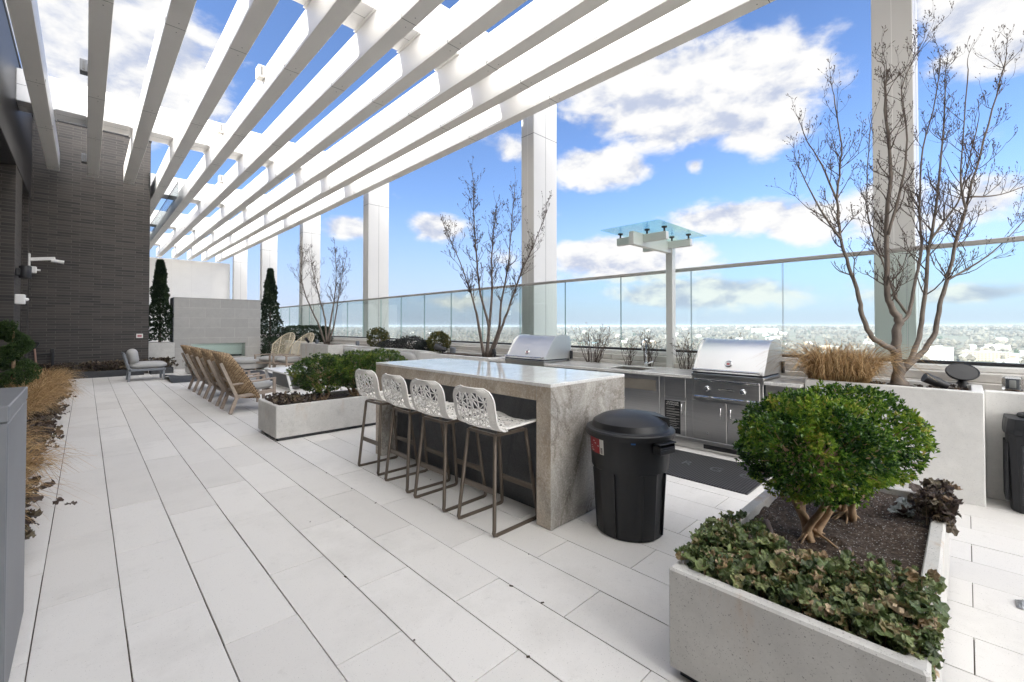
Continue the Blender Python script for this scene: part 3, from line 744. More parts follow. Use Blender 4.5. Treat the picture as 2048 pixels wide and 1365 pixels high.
for blk in (1,2,2,2,1,2,2,1,1,2):
    for l in range(blk):
        e=2.465+rr.uniform(.0,.07) if l==blk-1 else 2.472
        mb.box(F-.0152,F-.0146,e,2.640,z,z+.0045,0); z-=.0095
    z-=.013
    if z<.19: break
mb.build('small_print',M['signtext'],sg)

# grills
def grill(name,label,y0,y1,low,zz):
    """built-in gas grill, y0<y1, front at x=5.25"""
    g=thing(name,label,'grill',(5.6,(y0+y1)/2,.6))
    w=y1-y0
    mb=MB()
    if low: mb.box(5.262,5.83,y0,y1,.632,.905,.004)
    else: mb.box(5.262,5.83,y0,y1,.80,.905,.004)
    mb.box(5.245,5.84,y0-.012,y1+.012,.906,.935,.004); mb.build('body',M['steel'],g)
    # hood: rolled profile
    pr=[(5.285,.955),(5.30,.985),(5.42,1.17),(5.47,1.235),(5.53,1.29),(5.60,1.325),(5.68,1.335),(5.86,1.33),(5.90,1.31),(5.93,1.25),(5.95,.95)]
    mb=MB(); ya,yb=y0+.012,y1-.012
    vs=[(x,ya,z) for x,z in pr]+[(x,yb,z) for x,z in pr]; n=len(pr)
    mb.add(vs,[(i,i+1,i+1+n,i+n)[::-1] for i in range(n-1)]+[tuple(range(n-1,-1,-1))[::-1],tuple(n+i for i in range(n))[::-1],(0,n,2*n-1,n-1)])
    h=mb.build('hood',M['steel_hood'],g,auto=30)
    for yy in (y0-.004,y1-.010):
        mb=MB(); pp=[(x-.012 if x<5.6 else x,z+(.012 if z>1.2 else 0)) for x,z in pr]
        vs=[(x,yy,z) for x,z in pp]+[(x,yy+.014,z) for x,z in pp]
        mb.add(vs,[(i,i+1,i+1+n,i+n)[::-1] for i in range(n-1)]+[tuple(range(n)),tuple(n+i for i in range(n))[::-1],(0,n,2*n-1,n-1)])
        mb.build('hood_end',M['steel_hood'],h)
    mb=MB(); mb.tube([(5.215,y0+.02,.985),(5.215,y1-.02,.985)],.013,10); 
    for yy in (y0+.03,y1-.03): mb.box(5.205,5.29,yy-.014,yy+.014,.967,1.0,.005)
    mb.build('handle',M['chrome'],h,auto=40)
    mb=MB(); mb.box(5.25,5.83,y0+.005,y1-.005,.936,.955,.003); mb.build('firebox_lip',M['black'],g)
    # thermometer on the sloped hood
    yc=(y0+y1)/2; nrm=V((-.84,0,.54)).normalized(); c=V((5.345,yc,1.055)); Mt=nrm.to_track_quat('Z','Y').to_matrix().to_4x4(); Mt.translation=c
    mb=MB(); mb.lathe([(.042,0),(.042,.010),(.036,.014),(.033,.012)],24); mb.v=[tuple(Mt@V(q)) for q in mb.v]; tmn=mb.build('thermometer',M['chrome'],h,auto=40)
    mb=MB(); mb.lathe([(.032,.0125),(.031,.0135)],24); mb.v=[tuple(Mt@V(q)) for q in mb.v]; mb.build('dial',plain('dial_face',(.5,.5,.5),.3),tmn)
    mb=MB(); mb.box(-.016,.016,-.014,.006,.0137,.0145,0,0,Mt); 
    mb.build('dial_mark',M['red'],tmn)
    if low:
        mb=MB(); mb.box(5.240,5.261,y0+.03,y1-.03,.655,.875,.004); cp=mb.build('control_panel',M['steel'],g)
        mb=MB(); mb.box(5.225,5.2395,y0+.03,y1-.03,.85,.873,.005); mb.box(5.225,5.2395,y0+.03,y1-.03,.657,.675,.005); mb.build('trim_bar',M['chrome'],cp)
        for yy in (yc+.20,yc-.19):
            mb=MB(); mb.lathe([(.033,0),(.033,.006),(.027,.010),(.026,.034),(.022,.038)],24); mb.v=[(5.2395-q[2],yy+q[0],.765+q[1]) for q in mb.v]; mb.f=[f[::-1] for f in mb.f]; mb.build('knob',M['chrome'],cp,auto=40)
        mb=MB(); mb.box(5.2375,5.2398,yc-.085,yc+.085,.755,.780,.001); bd=mb.build('badge',M['signblack'],cp)
        text('SEDONA BY LYNX',.0195,(5.2365,yc,.7675),RX,M['signtextw'],bd)
    mb=MB(); mb.box(5.955,6.0,y0+.05,y1-.05,.905,1.05,.004); mb.build('rear_vent',M['steel'],g)
    mb=MB(); mb.box(5.90,5.96,y0-.03,y0-.006,.94,1.08,.004); mb.build('hinge_cover',M['black'],g)
grill('gas_grill','large stainless built-in grill with knobs and a badge, beside the tall planter',1.53,2.30,True,.9)
grill('gas_grill','stainless grill farther away with its hood showing behind the bar island',4.69,5.59,False,.9)
f=thing('faucet','slim curved steel faucet rising beside the counter sink','faucet',(5.92,3.32,.9))
mb=MB(); pts=[(5.93,3.28,.9),(5.93,3.28,1.22)]
for i in range(9):
    a=PI*i/8; pts.append((5.93-.055+.055*math.cos(a),3.28,1.22+.075*math.sin(a)))
pts.append((5.82,3.28,1.14)); mb.tube(pts,.0125,10); mb.build('spout',M['chrome'],f,smooth=True)
mb=MB(); mb.lathe([(.03,.0),(.03,.05),(.02,.06),(.02,.085)],16,(5.93,3.28,.9)); mb.tube([(5.93,3.25,.95),(5.93,3.17,.985)],.01,8); mb.build('lever',M['chrome'],f,auto=40)

# canopy post with glass roof
cp=thing('glass_canopy_post','white steel post carrying a small square frosted glass canopy over the counter','canopy',(6.1,2.98,.9))
mb=MB(); mb.box(6.05,6.15,2.93,3.03,.86,2.66,.004); mb.build('post',M['white2'],cp)
mb=MB(); mb.box(5.02,6.16,2.945,3.015,2.545,2.715,.004); mb.build('arm',M['white2'],cp)
for x in (5.28,5.98):
    mb=MB(); mb.box(x-.035,x+.035,2.62,2.943,2.60,2.70,.004); mb.box(x-.035,x+.035,3.017,3.34,2.60,2.70,.004); mb.build('cross_arm',M['white2'],cp)
    for y in (2.66,2.90,3.30):
        mb=MB(); mb.lathe([(.012,2.70),(.012,2.745),(.034,2.752),(.036,2.768)],14,(x,y,0)); mb.build('glass_fixing',M['black'],cp,auto=40)
mb=MB(); mb.box(4.94,6.34,2.555,3.39,2.769,2.783,.001); mb.build('glass_roof',M['glass_canopy'],cp)

# mat in front of the grill
mt=thing('floor_mat','black ribbed rubber mat on the paving in front of the big grill','mat',(4.7,1.95,0))
mb=MB(); mb.box(4.22,5.12,1.36,2.86,.001,.013,.004); mb.build('mat_body',M['mat_rubber'],mt)
for i,ch in enumerate('ERGO'):
    text(ch,.19,(4.70,2.42-.30*i,.0135),(0,0,-PI/2),M['mat_letter'],mt,'embossed_letter',.0006)

# ------------------------------------------------------------------ trash can
tc=thing('trash_can','round black plastic trash can with domed lid standing at the island end','trash can',(2.92,1.755,0))
c=(2.92,1.755,0)
mb=MB(); n=64
prof=[(.235,.004),(.245,.012),(.272,.47),(.277,.475),(.283,.60),(.290,.705),(.296,.715)]
vs=[];fs=[]
for r,z in prof:
    for k in range(n):
        a=2*PI*k/n; rr=r
        # four shallow flats pressed into the lower body
        if .01<z<.472:
            q=((a+.5) % (PI/2))/(PI/2)
            if .18<q<.82: rr-=.012
        vs.append((c[0]+rr*math.cos(a),c[1]+rr*math.sin(a),z))
for i in range(len(prof)-1):
    for k in range(n): fs.append((i*n+k,i*n+(k+1)%n,(i+1)*n+(k+1)%n,(i+1)*n+k))
fs.append(tuple(range(n-1,-1,-1))); mb.add(vs,fs); mb.build('can_body',M['plastic'],tc,auto=24)
for a0 in (188,232,276,8,52,96,140,320):
    mb=MB(); a=math.radians(a0); vs=[]
    for z,r in ((.02,.247),(.46,.2735)):
        for da in (-.014,.014): vs.append((c[0]+(r+.002)*math.cos(a+da),c[1]+(r+.002)*math.sin(a+da),z))
    for z,r in ((.02,.247),(.46,.2735)):
        for da in (-.014,.014): vs.append((c[0]+(r-.02)*math.cos(a+da),c[1]+(r-.02)*math.sin(a+da),z))
    mb.add(vs,[(0,1,3,2),(0,2,6,4),(1,5,7,3),(2,3,7,6),(0,4,5,1)]); mb.build('rib',M['plastic'],tc)
mb=MB(); mb.lathe([(.296,.700),(.318,.705),(.322,.722),(.322,.742),(.314,.750),(.292,.752),(.280,.760),(.262,.800),(.252,.806),(.20,.836),(.13,.856),(.06,.866),(.001,.868)],64,c,cap=False)
lid=mb.build('lid',M['plastic'],tc,auto=28)
# carrying recess on the lid : a raised panel with a step
mb=MB()
for (w0,w1,zo) in ((.10,.085,.0),):
    pts=[]
Mr=Matrix.Translation((c[0],c[1],0))@Matrix.Rotation(math.radians(-38),4,'Z')
vs=[]; fs=[]; nu=10
for j in range(nu+1):
    x=.03+.222*j/nu
    zl=.8685-.135*x; k=.45+.55*j/nu
    for y,dz in ((-.135*k,-.06),(-.125*k,0),(.125*k,0),(.135*k,-.06)): vs.append(tuple(Mr@V((x,y,zl+dz-.30*y*y))))
for j in range(nu):
    for k in range(3): fs.append((j*4+k,(j+1)*4+k,(j+1)*4+k+1,j*4+k+1))
fs.append((0,1,2,3)); fs.append((nu*4+3,nu*4+2,nu*4+1,nu*4)); mb.add(vs,fs); mb.build('grip_panel',M['plastic'],lid)
for s in (0,1):
    a=math.radians(-102)+PI*s; ca,sa=math.cos(a),math.sin(a)
    Mh=Matrix.Translation((c[0],c[1],0))@Matrix.Rotation(a,4,'Z')
    mb=MB(); mb.box(.285,.345,-.075,.075,.655,.672,.004,0,Mh); mb.box(.333,.346,-.075,.075,.625,.655,.004,0,Mh); mb.box(.28,.345,-.078,-.064,.63,.69,.004,0,Mh); mb.box(.28,.345,.064,.078,.63,.69,.004,0,Mh); mb.box(.285,.35,-.085,.085,.693,.703,.003,0,Mh)
    mb.build('handle',M['plastic'],tc)
# label wrapped round the upper body
def wrap(a0,a1,z0,z1,off,mat,name,par):
    mb=MB(); n=8; vs=[];fs=[]
    for i in range(n+1):
        a=a0+(a1-a0)*i/n
        for z in (z0,z1):
            r=.2835+(.290-.2835)*(z-.60)/.105+off; vs.append((c[0]+r*math.cos(a),c[1]+r*math.sin(a),z))
    for i in range(n): fs.append((2*i,2*i+2,2*i+3,2*i+1))
    mb.add(vs,fs); o=mb.build(name,mat,par); s_=o.modifiers.new('t','SOLIDIFY'); s_.thickness=.0006; return o
lb=wrap(math.radians(137),math.radians(165),.585,.69,.002,M['red'],'label',tc); wrap(math.radians(165.3),math.radians(173),.585,.69,.002,M['paper'],'barcode_strip',tc)
rr=random.Random(8)
for i in range(6):
    a=math.radians(rr.uniform(141,161)); z=.595+.014*i; wrap(a,a+math.radians(rr.uniform(2,5)),z,z+.005,.0032,M['paper'],'print',lb)
for i in range(7): wrap(math.radians(167),math.radians(171),.592+.006*i,.5955+.006*i,.0032,M['signblack'],'bar',lb)
wrap(math.radians(213),math.radians(219),.688,.700,.004,M['blue'],'tab',tc)

# bin at the right edge
bn=thing('litter_bin','black ribbed plastic bin with round top opening beside the tall white planter','bin',(5.55,-.42,0))
def octo(r0,r1,z0,z1,mb,cx=5.56,cy=-.44):
    pts=[]; 
    for r,z in ((r0,z0),(r1,z1)):
        for k in range(32):
            a=2*PI*(k+.5)/32; kx,ky=math.cos(a),math.sin(a); q=(abs(kx)**5+abs(ky)**5)**(-1/5)
            pts.append((cx+r*kx*q,cy+r*ky*q,z))
    fs=[(k,(k+1)%32,32+(k+1)%32,32+k) for k in range(32)]+[tuple(range(31,-1,-1)),tuple(32+k for k in range(32))]
    mb.add(pts,fs)
mb=MB(); octo(.20,.222,.004,.62,mb)
for s in range(5):
    for sx,sy in ((-1,0),):
        y=-.44-.14+.07*s; mb.box(5.56-.232,5.56-.205,y-.012,y+.012,.08,.55,.006)
for s in range(5):
    x=5.42+.07*s; mb.box(x-.012,x+.012,-.44+.205,-.44+.232,.08,.55,.006)
mb.build('bin_body',M['plastic2'],bn)
mb=MB(); octo(.236,.236,.625,.665,mb); octo(.236,.225,.6655,.75,mb); b2=mb.build('bin_lid',M['plastic2'],bn)
mb=MB(); mb.tube([(5.56+.14*math.cos(2*PI*k/28),-.44+.14*math.sin(2*PI*k/28),.765) for k in range(29)],.016,10,cap=False); mb.lathe([(.135,.751),(.135,.7515)],28,(5.56,-.44,0),1); mb.build('opening_ring',[M['plastic2'],M['signblack']],b2,smooth=True)

# ------------------------------------------------------------------ free-standing box planters
def box_planter(label,x0,x1,y0,y1,seed,holes):
    p=thing('concrete_planter',label,'planter',((x0+x1)/2,(y0+y1)/2,0))
    mb=MB(); tray(mb,x0,x1,y0,y1,.045,.46,.058,.009); mb.box(x0+.06,x1-.06,y0+.06,y1-.06,.046,.07,0); mb.build('planter_box',M['planter'],p)
    mb=MB(); mb.box(x0+.035,x1-.035,y0+.035,y1-.035,.002,.044,0); mb.build('plinth',M['curb'],p)
    soil_patch('soil',x0+.05,x1-.05,y0+.05,y1-.05,.415,.022,p,60,seed,holes); return p
box_planter('long pale concrete planter with rust stains at the near right corner',1.815,3.78,.085,.905,3,((3.35,.38,.14,.06),(3.0,.78,.10,.03)))
box_planter('long pale concrete planter behind the bar stools, three box shrubs in it',1.775,3.75,6.20,7.02,9,())

# loose things in the near planter
h=thing('irrigation_pipe','grey brown irrigation pipe stub curving out of the planter soil','pipe',(2.55,.62,.42))
mb=MB(); mb.tube([(2.60,.80,.40),(2.60,.77,.46),(2.57,.735,.475),(2.535,.71,.45),(2.52,.70,.40)],.013,10); mb.build('hose',plain('brown_pipe',(.16,.125,.115),.55),h,smooth=True)
h=thing('irrigation_pipe','short brown pipe piece lying by the foot of the near shrub','pipe',(2.6,.38,.42))
mb=MB(); mb.tube([(2.48,.36,.405),(2.60,.40,.445)],.014,10); mb.tube([(2.535,.378,.4235),(2.545,.382,.4268)],.0175,10); mb.build('hose',plain('brown_pipe2',(.15,.115,.11),.55),h,auto=40)
h=thing('plastic_wrap','crumpled pale plastic net lying on the planter soil','litter',(3.42,.28,.43))
mb=MB()
def fn(u,v):
    x=3.36+.16*u; y=.22+.10*v; e=math.sin(PI*u)*math.sin(PI*v)
    return (x+.03*noise.noise(V((u*9,v*9,1))),y+.03*noise.noise(V((u*9,v*9,5))),.425+.085*e*(.6+.6*noise.noise(V((u*7,v*7,2))))+.02*noise.noise(V((u*22,v*22,3))))
mb.grid(fn,26,20); mb.build('sheet',plain('net',(.34,.37,.37),.5,var=.3,scale=60),h)
mb=MB()
def fn(u,v): return (3.62+.10*u-.05,-.22+.05*v,.004+.022*math.sin(PI*u)*math.sin(PI*v)*(1+.6*noise.noise(V((u*8,v*8,3)))))
mb.grid(fn,14,10); tag(mb.build('scrap_wrapper',plain('foil',(.30,.31,.32),.35,.4,var=.4,scale=60)),'small crumpled silver scrap lying on the paving at the right','litter')

# ------------------------------------------------------------------ garden lights
def spot(label,base,aim,s=1.0):
    t=thing('spot_light',label,'spotlight',base); b=V(base); a=V(aim).normalized()
    mb=MB(); mb.tube([b,b+V((0,0,.07*s))],.015*s,8); mb.build('stake',M['black'],t)
    k=b+V((0,0,.085*s)); mb=MB(); mb.tube([k-a*.05*s,k+a*.02*s,k+a*.021*s,k+a*.15*s],[.038*s,.04*s,.048*s,.052*s],18,cap=True); mb.build('lamp_housing',M['black'],t,auto=35)
spot('black spotlight tipped over in the soil of the tall planter',(5.72,.165,.885),(-.30,.72,.35),.9)
t=thing('garden_speaker','black oval outdoor speaker on a short stand behind the tall planter','speaker',(6.02,.03,.95))
Mt=V((-.75,-.25,.55)).normalized().to_track_quat('Z','Y').to_matrix().to_4x4(); Mt.translation=(6.0,.03,1.06)
mb=MB(); mb.lathe([(.001,-.05),(.06,-.05),(.088,-.025),(.098,.0),(.098,.006),(.092,.012),(.088,.008),(.001,.012)],30,cap=False); mb.v=[tuple(Mt@V((q[0]*1.25,q[1]*.95,q[2]))) for q in mb.v]; mb.build('speaker_head',M['black'],t,auto=40)
mb=MB(); mb.lathe([(.05,.91),(.045,.95),(.03,.97),(.025,1.03)],16,(6.02,.03,0)); mb.build('stand',M['black'],t,auto=40)
t=thing('weatherproof_outlet','clear plastic covered outlet box on the wall above the black bin','outlet',(5.86,-.28,.93))
mb=MB(); mb.box(5.82,5.93,-.345,-.215,.925,1.055,.018,0); mb.build('cover',glassmat('outlet_cover',(.72,.74,.75),1.45,.12,1.0),t)
mb=MB(); mb.box(5.85,5.90,-.32,-.24,.94,1.035,.004,0); mb.box(5.845,5.852,-.30,-.26,.955,1.02,.002,1); mb.build('socket',[M['grey_alu'],M['paper']],t)
spot('black spotlight lying beside the pale outlet behind the bar island',(5.44,7.72,.90),(-.55,.35,.25),1.25)
for lab,x,y in (('grey outlet box beside the spotlight behind the island',5.5,7.42),('grey outlet box on the low wall near the angular planter',5.72,12.4),('grey outlet box at the foot of the far bare tree',5.36,14.6)):
    mb=MB(); mb.box(x,x+.07,y,y+.14,.92,1.05,.015,0); mb.box(x-.004,x+.001,y+.03,y+.11,.95,1.02,.004,1); tag(mb.build('outlet_box',[M['grey_frame'],M['grey_alu']]),lab,'outlet')
spot('small black spotlight on the corner of the angular white planter',(5.22,14.95,.92),(-.5,-.3,.5),.9)
spot('small black spotlight just left of the far grill hood',(5.52,6.16,.90),(0,.3,.9),.7)
# ------------------------------------------------------------------ lounge furniture
def set_uv(o,nu,nv):
    me=o.data; uv=me.uv_layers.new(name='UVMap')
    for l in me.loops:
        i=l.vertex_index; uv.data[l.index].uv=((i%nu)/(nu-1),(i//nu)/(nv-1)) if i<nu*nv else (0,0)
wc=thing('woven_armchair','','armchair',(1.77,9.0,0),'woven armchairs in a row',local=True)
for s in (-1,1):
    mb=MB(); y=.33*s
    mb.bar((0,y,.005),(.105,y,.30),.042,.055,up=(1,0,0),b=.006); mb.bar((.10,y,.275),(-.14,y*.93,.87),.045,.05,up=(1,0,0),b=.006)
    mb.build('rear_leg',M['teak'],wc)
    mb=MB(); mb.bar((.68,y,.0),(.68,y,.565),.045,.05,up=(1,0,0),b=.006); mb.build('front_leg',M['teak'],wc)
    mb=MB(); mb.bar((.705,y,.565),(.03,y,.50),.055,.03,b=.006); mb.build('armrest',M['teak'],wc)
    mb=MB(); mb.bar((.08,y,.285),(.69,y,.345),.04,.06,b=.006); mb.build('seat_rail',M['teak'],wc)
mb=MB(); mb.bar((.67,-.31,.335),(.67,.31,.335),.04,.05,b=.005); mb.bar((.12,-.31,.27),(.12,.31,.27),.04,.05,b=.005); mb.build('seat_frame',M['teak'],wc)
nu,nv=29,33
def fn(a,b):
    u=2*a-1; v=b
    z=.24+.82*v; w=.43*max(0.0,1-(abs(v-.45)/.58)**3)**.5
    x=.14-.36*v+.30*abs(u)**2.3*(1-.30*v)
    return (x+.02,u*w,z-.05*abs(u)**3*v)
mb=MB(); mb.grid(fn,nu,nv); o=mb.build('woven_back',M['wicker'],wc,smooth=True); set_uv(o,nu,nv); so=o.modifiers.new('t','SOLIDIFY'); so.thickness=.028; so.offset=0
mb=MB(); mb.pillow((.42,0,.425),.30,.30,.075,M=Matrix.Rotation(-.08,3,'Y')); mb.build('seat_cushion',M['cushion'],wc,smooth=True)
wl=['woven rattan armchair nearest the camera in the row','second woven rattan armchair in the row behind the nearest one','third woven rattan armchair in the row, between the second and the last','farthest woven rattan armchair of the row, nearest the fireplace']
wc['label']=wl[0]
for i,y in enumerate((10.05,11.23,12.48)):
    c=copy_tree(wc); c.location=(1.77,y,0); c['label']=wl[i+1]; c.rotation_euler=(0,0,R.uniform(-.02,.02))

lc=thing('lounge_chair','grey armless lounge chair with an upright round back cushion by the dark curb','lounge chair',(.84,15.55,0),local=True)
mb=MB()
for y in (.02,.70):
    mb.bar((0,y,0),(.03,y,.36),.045,.05,up=(1,0,0),b=.005); mb.bar((.02,y,.30),(-.10,y,.76),.04,.05,up=(1,0,0),b=.008); mb.bar((.74,y,0),(.74,y,.30),.045,.05,up=(1,0,0),b=.005); mb.bar((.0,y,.30),(.78,y,.30),.045,.06,b=.006)
mb.bar((-.1,.0,.75),(-.1,.72,.75),.04,.05,b=.008); mb.bar((.76,0,.30),(.76,.72,.30),.045,.06,b=.006); mb.bar((.02,0,.3),(.02,.72,.3),.045,.06,b=.006); mb.build('frame',M['grey_frame'],lc)
mb=MB(); mb.pillow((.42,.36,.41),.42,.36,.10); mb.build('seat_cushion',M['cushion'],lc,smooth=True)
mb=MB(); mb.pillow((.10,.36,.66),.21,.34,.12,M=Matrix.Rotation(1.42,3,'Y'),p=2.6); mb.build('back_cushion',M['cushion'],lc,smooth=True)

tb=thing('coffee_table','low white trapezoid coffee table with angled legs between armchairs and hedge planter','table',(3.75,11.6,0))
mb=MB(); mb.box(3.28,4.28,10.72,12.48,.385,.42,.004); mb.build('tabletop',M['table'],tb)
for y,sg_ in ((10.76,1),(12.44,-1)):
    for x,dx in ((3.31,.10),(4.25,-.10)):
        mb=MB(); mb.bar((x,y,.384),(x+dx,y+.02*sg_,.004),.05,.05,up=(0,1,0),b=.004); mb.build('leg',M['table'],tb)
mb=MB(); mb.bar((3.44,10.8,.02),(3.44,12.4,.02),.05,.03,b=.004); mb.build('runner',M['table'],tb)
mb=MB(); mb.bar((4.1,10.8,.02),(4.1,12.4,.02),.05,.03,b=.004); mb.build('runner',M['table'],tb)
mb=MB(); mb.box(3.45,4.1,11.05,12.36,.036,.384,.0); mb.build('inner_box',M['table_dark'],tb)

def lounge_round(name,label,cx,cy,r):
    t=thing(name,label,'ottoman',(cx,cy,0))
    mb=MB(); mb.lathe([(r*.9,.05),(r*.97,.06),(r*.98,.21),(r*.9,.225)],40,(cx,cy,0)); mb.build('base',M['cushion'],t,auto=40)
    mb=MB()
    for k in range(4): a=PI/4+k*PI/2; mb.tube([(cx+r*.7*math.cos(a),cy+r*.7*math.sin(a),0),(cx+r*.7*math.cos(a),cy+r*.7*math.sin(a),.05)],.03,8)
    mb.build('feet',M['teak'],t)
    mb=MB(); mb.lathe([(.01,.235),(r*.95,.235),(r*1.0,.255),(r*1.01,.31),(r*.97,.36),(r*.8,.385),(r*.4,.405),(.01,.41)],40,(cx,cy,0),cap=False); mb.build('cushion',M['cushion'],t,smooth=True)
lounge_round('round_ottoman','round grey two-tier ottoman in front of the fireplace',4.08,17.35,.60)
lounge_round('round_ottoman','round grey ottoman mostly hidden behind the woven armchairs',2.75,16.9,.52)

rc=thing('rope_chair','','lounge chair',(4.80,16.75,0),'rope-backed lounge chairs beside the angular planter',local=True)
# local +X is the front
rim=[]
mb=MB(); N=26
def rp(t,k):  # t 0..1 round the back from left to right, k height 0..1
    a=PI*.5+PI*t
    w=.30+.14*k
    x=.36*math.cos(a)*(.75+.35*k)-.02-.18*k; y=w*math.sin(a)*1.0
    return V((x,y,.33+k*(.50+.42*math.sin(PI*t)**1.1)))
mb.tube([rp(i/N,1) for i in range(N+1)],.016,8); mb.tube([rp(i/N,0) for i in range(N+1)],.014,8)
for i in (0,6,13,20,26): mb.tube([rp(i/N,k/6) for k in range(7)],.013,6)
mb.tube([rp(i/N,.58) for i in range(N+1)],.007,6); mb.tube([rp(i/N,.2) for i in range(N+1)],.007,6)
mb.build('back_frame',M['rope'],rc,smooth=True)
mb=MB()
for i in range(75): mb.tube([rp((i+.5)/75,k/5) for k in range(6)],.0032,4,cap=False)
mb.build('rope_weave',M['rope'],rc)
mb=MB()
for y in (-.34,.34):
    mb.bar((.55,y,0),(.55,y,.50),.045,.05,up=(1,0,0),b=.005); mb.bar((-.22,y,0),(-.22,y,.34),.045,.05,up=(1,0,0),b=.005); mb.bar((.58,y,.51),(-.2,y,.51),.06,.03,b=.006); mb.bar((.56,y,.25),(-.24,y,.25),.04,.06,b=.005)
mb.bar((.55,-.34,.25),(.55,.34,.25),.04,.06,b=.005); mb.bar((-.22,-.34,.25),(-.22,.34,.25),.04,.06,b=.005); mb.build('wood_frame',M['teak'],rc)
mb=MB(); mb.pillow((.17,0,.37),.38,.32,.10); mb.build('seat_cushion',M['cushion'],rc,smooth=True)
rc.rotation_euler=(0,0,PI+.42); rc['label']='pale rope-backed lounge chair nearer the fireplace'
c=copy_tree(rc); c.location=(5.10,15.78,0); c.rotation_euler=(0,0,PI+.30); c['label']='pale rope-backed lounge chair partly hidden by the white planter corner'

so=thing('garden_sofa','long grey cushioned sofa backed against the low planting wall','sofa',(5.1,10.5,0))
mb=MB(); mb.box(4.70,5.52,8.62,12.55,.06,.24,.01); mb.build('base',M['teak'],so)
for i in range(4):
    y=8.68+i*.965+.48
    mb=MB(); mb.pillow((5.08,y,.34),.40,.475,.10); mb.build('seat_cushion',M['cushion'],so,smooth=True)
    mb=MB(); mb.pillow((5.40,y,.66),.24,.465,.10,M=Matrix.Rotation(1.36,3,'Y')); mb.build('back_cushion',M['cushion'],so,smooth=True)

rg=thing('dark_rug','dark crumpled rug heaped on the paving behind the woven armchairs','rug',(2.4,15.2,0))
mb=MB()
def fn(u,v):
    x=1.62+2.6*u; y=14.4+1.9*v+.5*u*(v-.5); e=max(0,1-u*5)
    return (x,y,.008+.16*e*math.sin(PI*v)*(.8+.4*noise.noise(V((u*6,v*5,0))))+.03*max(0,noise.noise(V((u*5,v*5,4))))+.0)
mb.grid(fn,40,26); mb.build('fabric',M['rug'],rg,smooth=True)
rg2=MB()
def fn(u,v):
    return (3.1+1.0*u,13.1+.9*v,.012+.09*max(0,math.sin(PI*v))*max(0,math.sin(PI*u))*(.5+noise.noise(V((u*4,v*4,9)))))
rg2.grid(fn,26,20); tag(rg2.build('dark_cover',M['rug'],smooth=True),'dark folded cover lying between the coffee table and the ottoman','cover')

# console table at the left edge
ct=thing('console_table','tall grey aluminium console table cut by the left edge of the view','table',(-.8,3.05,0))
mb=MB(); mb.box(-1.55,-.89,2.66,3.45,1.115,1.18,.004); mb.box(-.886,-.215,2.66,3.45,1.115,1.18,.004); mb.build('tabletop',M['grey_alu'],ct)
for x0_,x1_ in ((-.375,-.217),(-1.548,-1.39)):
    mb=MB(); mb.box(x0_,x1_,2.662,3.448,.004,1.112,.004); mb.build('slab_leg',M['grey_alu'],ct)
mb=MB(); mb.bar((-1.385,3.4,.95),(-.38,3.4,.95),.03,.10,b=.004); mb.build('rear_stretcher',M['grey_alu'],ct)

# ------------------------------------------------------------------ plants
def rvec(rr):
    while True:
        p=V((rr.uniform(-1,1),rr.uniform(-1,1),rr.uniform(-1,1)))
        if .05<p.length<1: return p.normalized()
def leaf(mb,p,d,l,w,rr,tone,fold=.25):
    """one small folded leaf growing from p along d"""
    s=d.cross(rvec(rr)); 
    if s.length<.05: s=d.cross(V((.3,.8,.1)))
    s.normalize(); n=s.cross(d)
    m=p+d*l*.5
    mb.add([p,m+s*w*.5+n*w*fold,p+d*l-n*l*.08,m-s*w*.5+n*w*fold],[(0,1,2,3)],0,tone)
def shrub_shape(cx,cy,cz,rx,ry,rzu,rzd,seed,lump=.10,fr=2.6):
    def f(dirv):
        k=1+lump*noise.noise(dirv*fr+V((seed,0,0)))+lump*.6*noise.noise(dirv*fr*2.7+V((0,seed,0)))
        return V((cx+dirv.x*rx*k,cy+dirv.y*ry*k,cz+dirv.z*(rzu if dirv.z>0 else rzd)*k))
    return f
def leafy(name,mat,parent,shape,center,n,size,seed,sprig=5,inner=.35,spread=.9,upb=.25,flatbot=None):
    rr=random.Random(seed); mb=MB(); c=V(center)
    for i in range(n//sprig):
        d=rvec(rr); sp=shape(d); 
        dep=1.0 if rr.random()>inner else rr.uniform(.62,.97)
        p=c+(sp-c)*dep*rr.uniform(.95,1.03)
        out=(p-c).normalized()
        clump=noise.noise(p*7+V((seed,1,2)))
        hole=noise.noise(p*11+V((seed*2,4,1)))
        if hole<-.08: p=c+(p-c)*max(.62,1+.9*(hole+.08))
        elif hole>.25 and rr.random()<.35: p=p+out*rr.uniform(.0,.035)
        base=.48+.75*clump+.12*rr.uniform(-1,1)
        ax=(out+rvec(rr)*.55+V((0,0,upb))).normalized()
        for k in range(sprig):
            dd=(ax+rvec(rr)*spread).normalized()
            q=p+ax*size*.35*k/sprig*2
            leaf(mb,q,dd,size*rr.uniform(.7,1.25),size*rr.uniform(.42,.62),rr,min(1,max(0,base+rr.gauss(0,.16))))
    return mb.build(name,mat,parent)
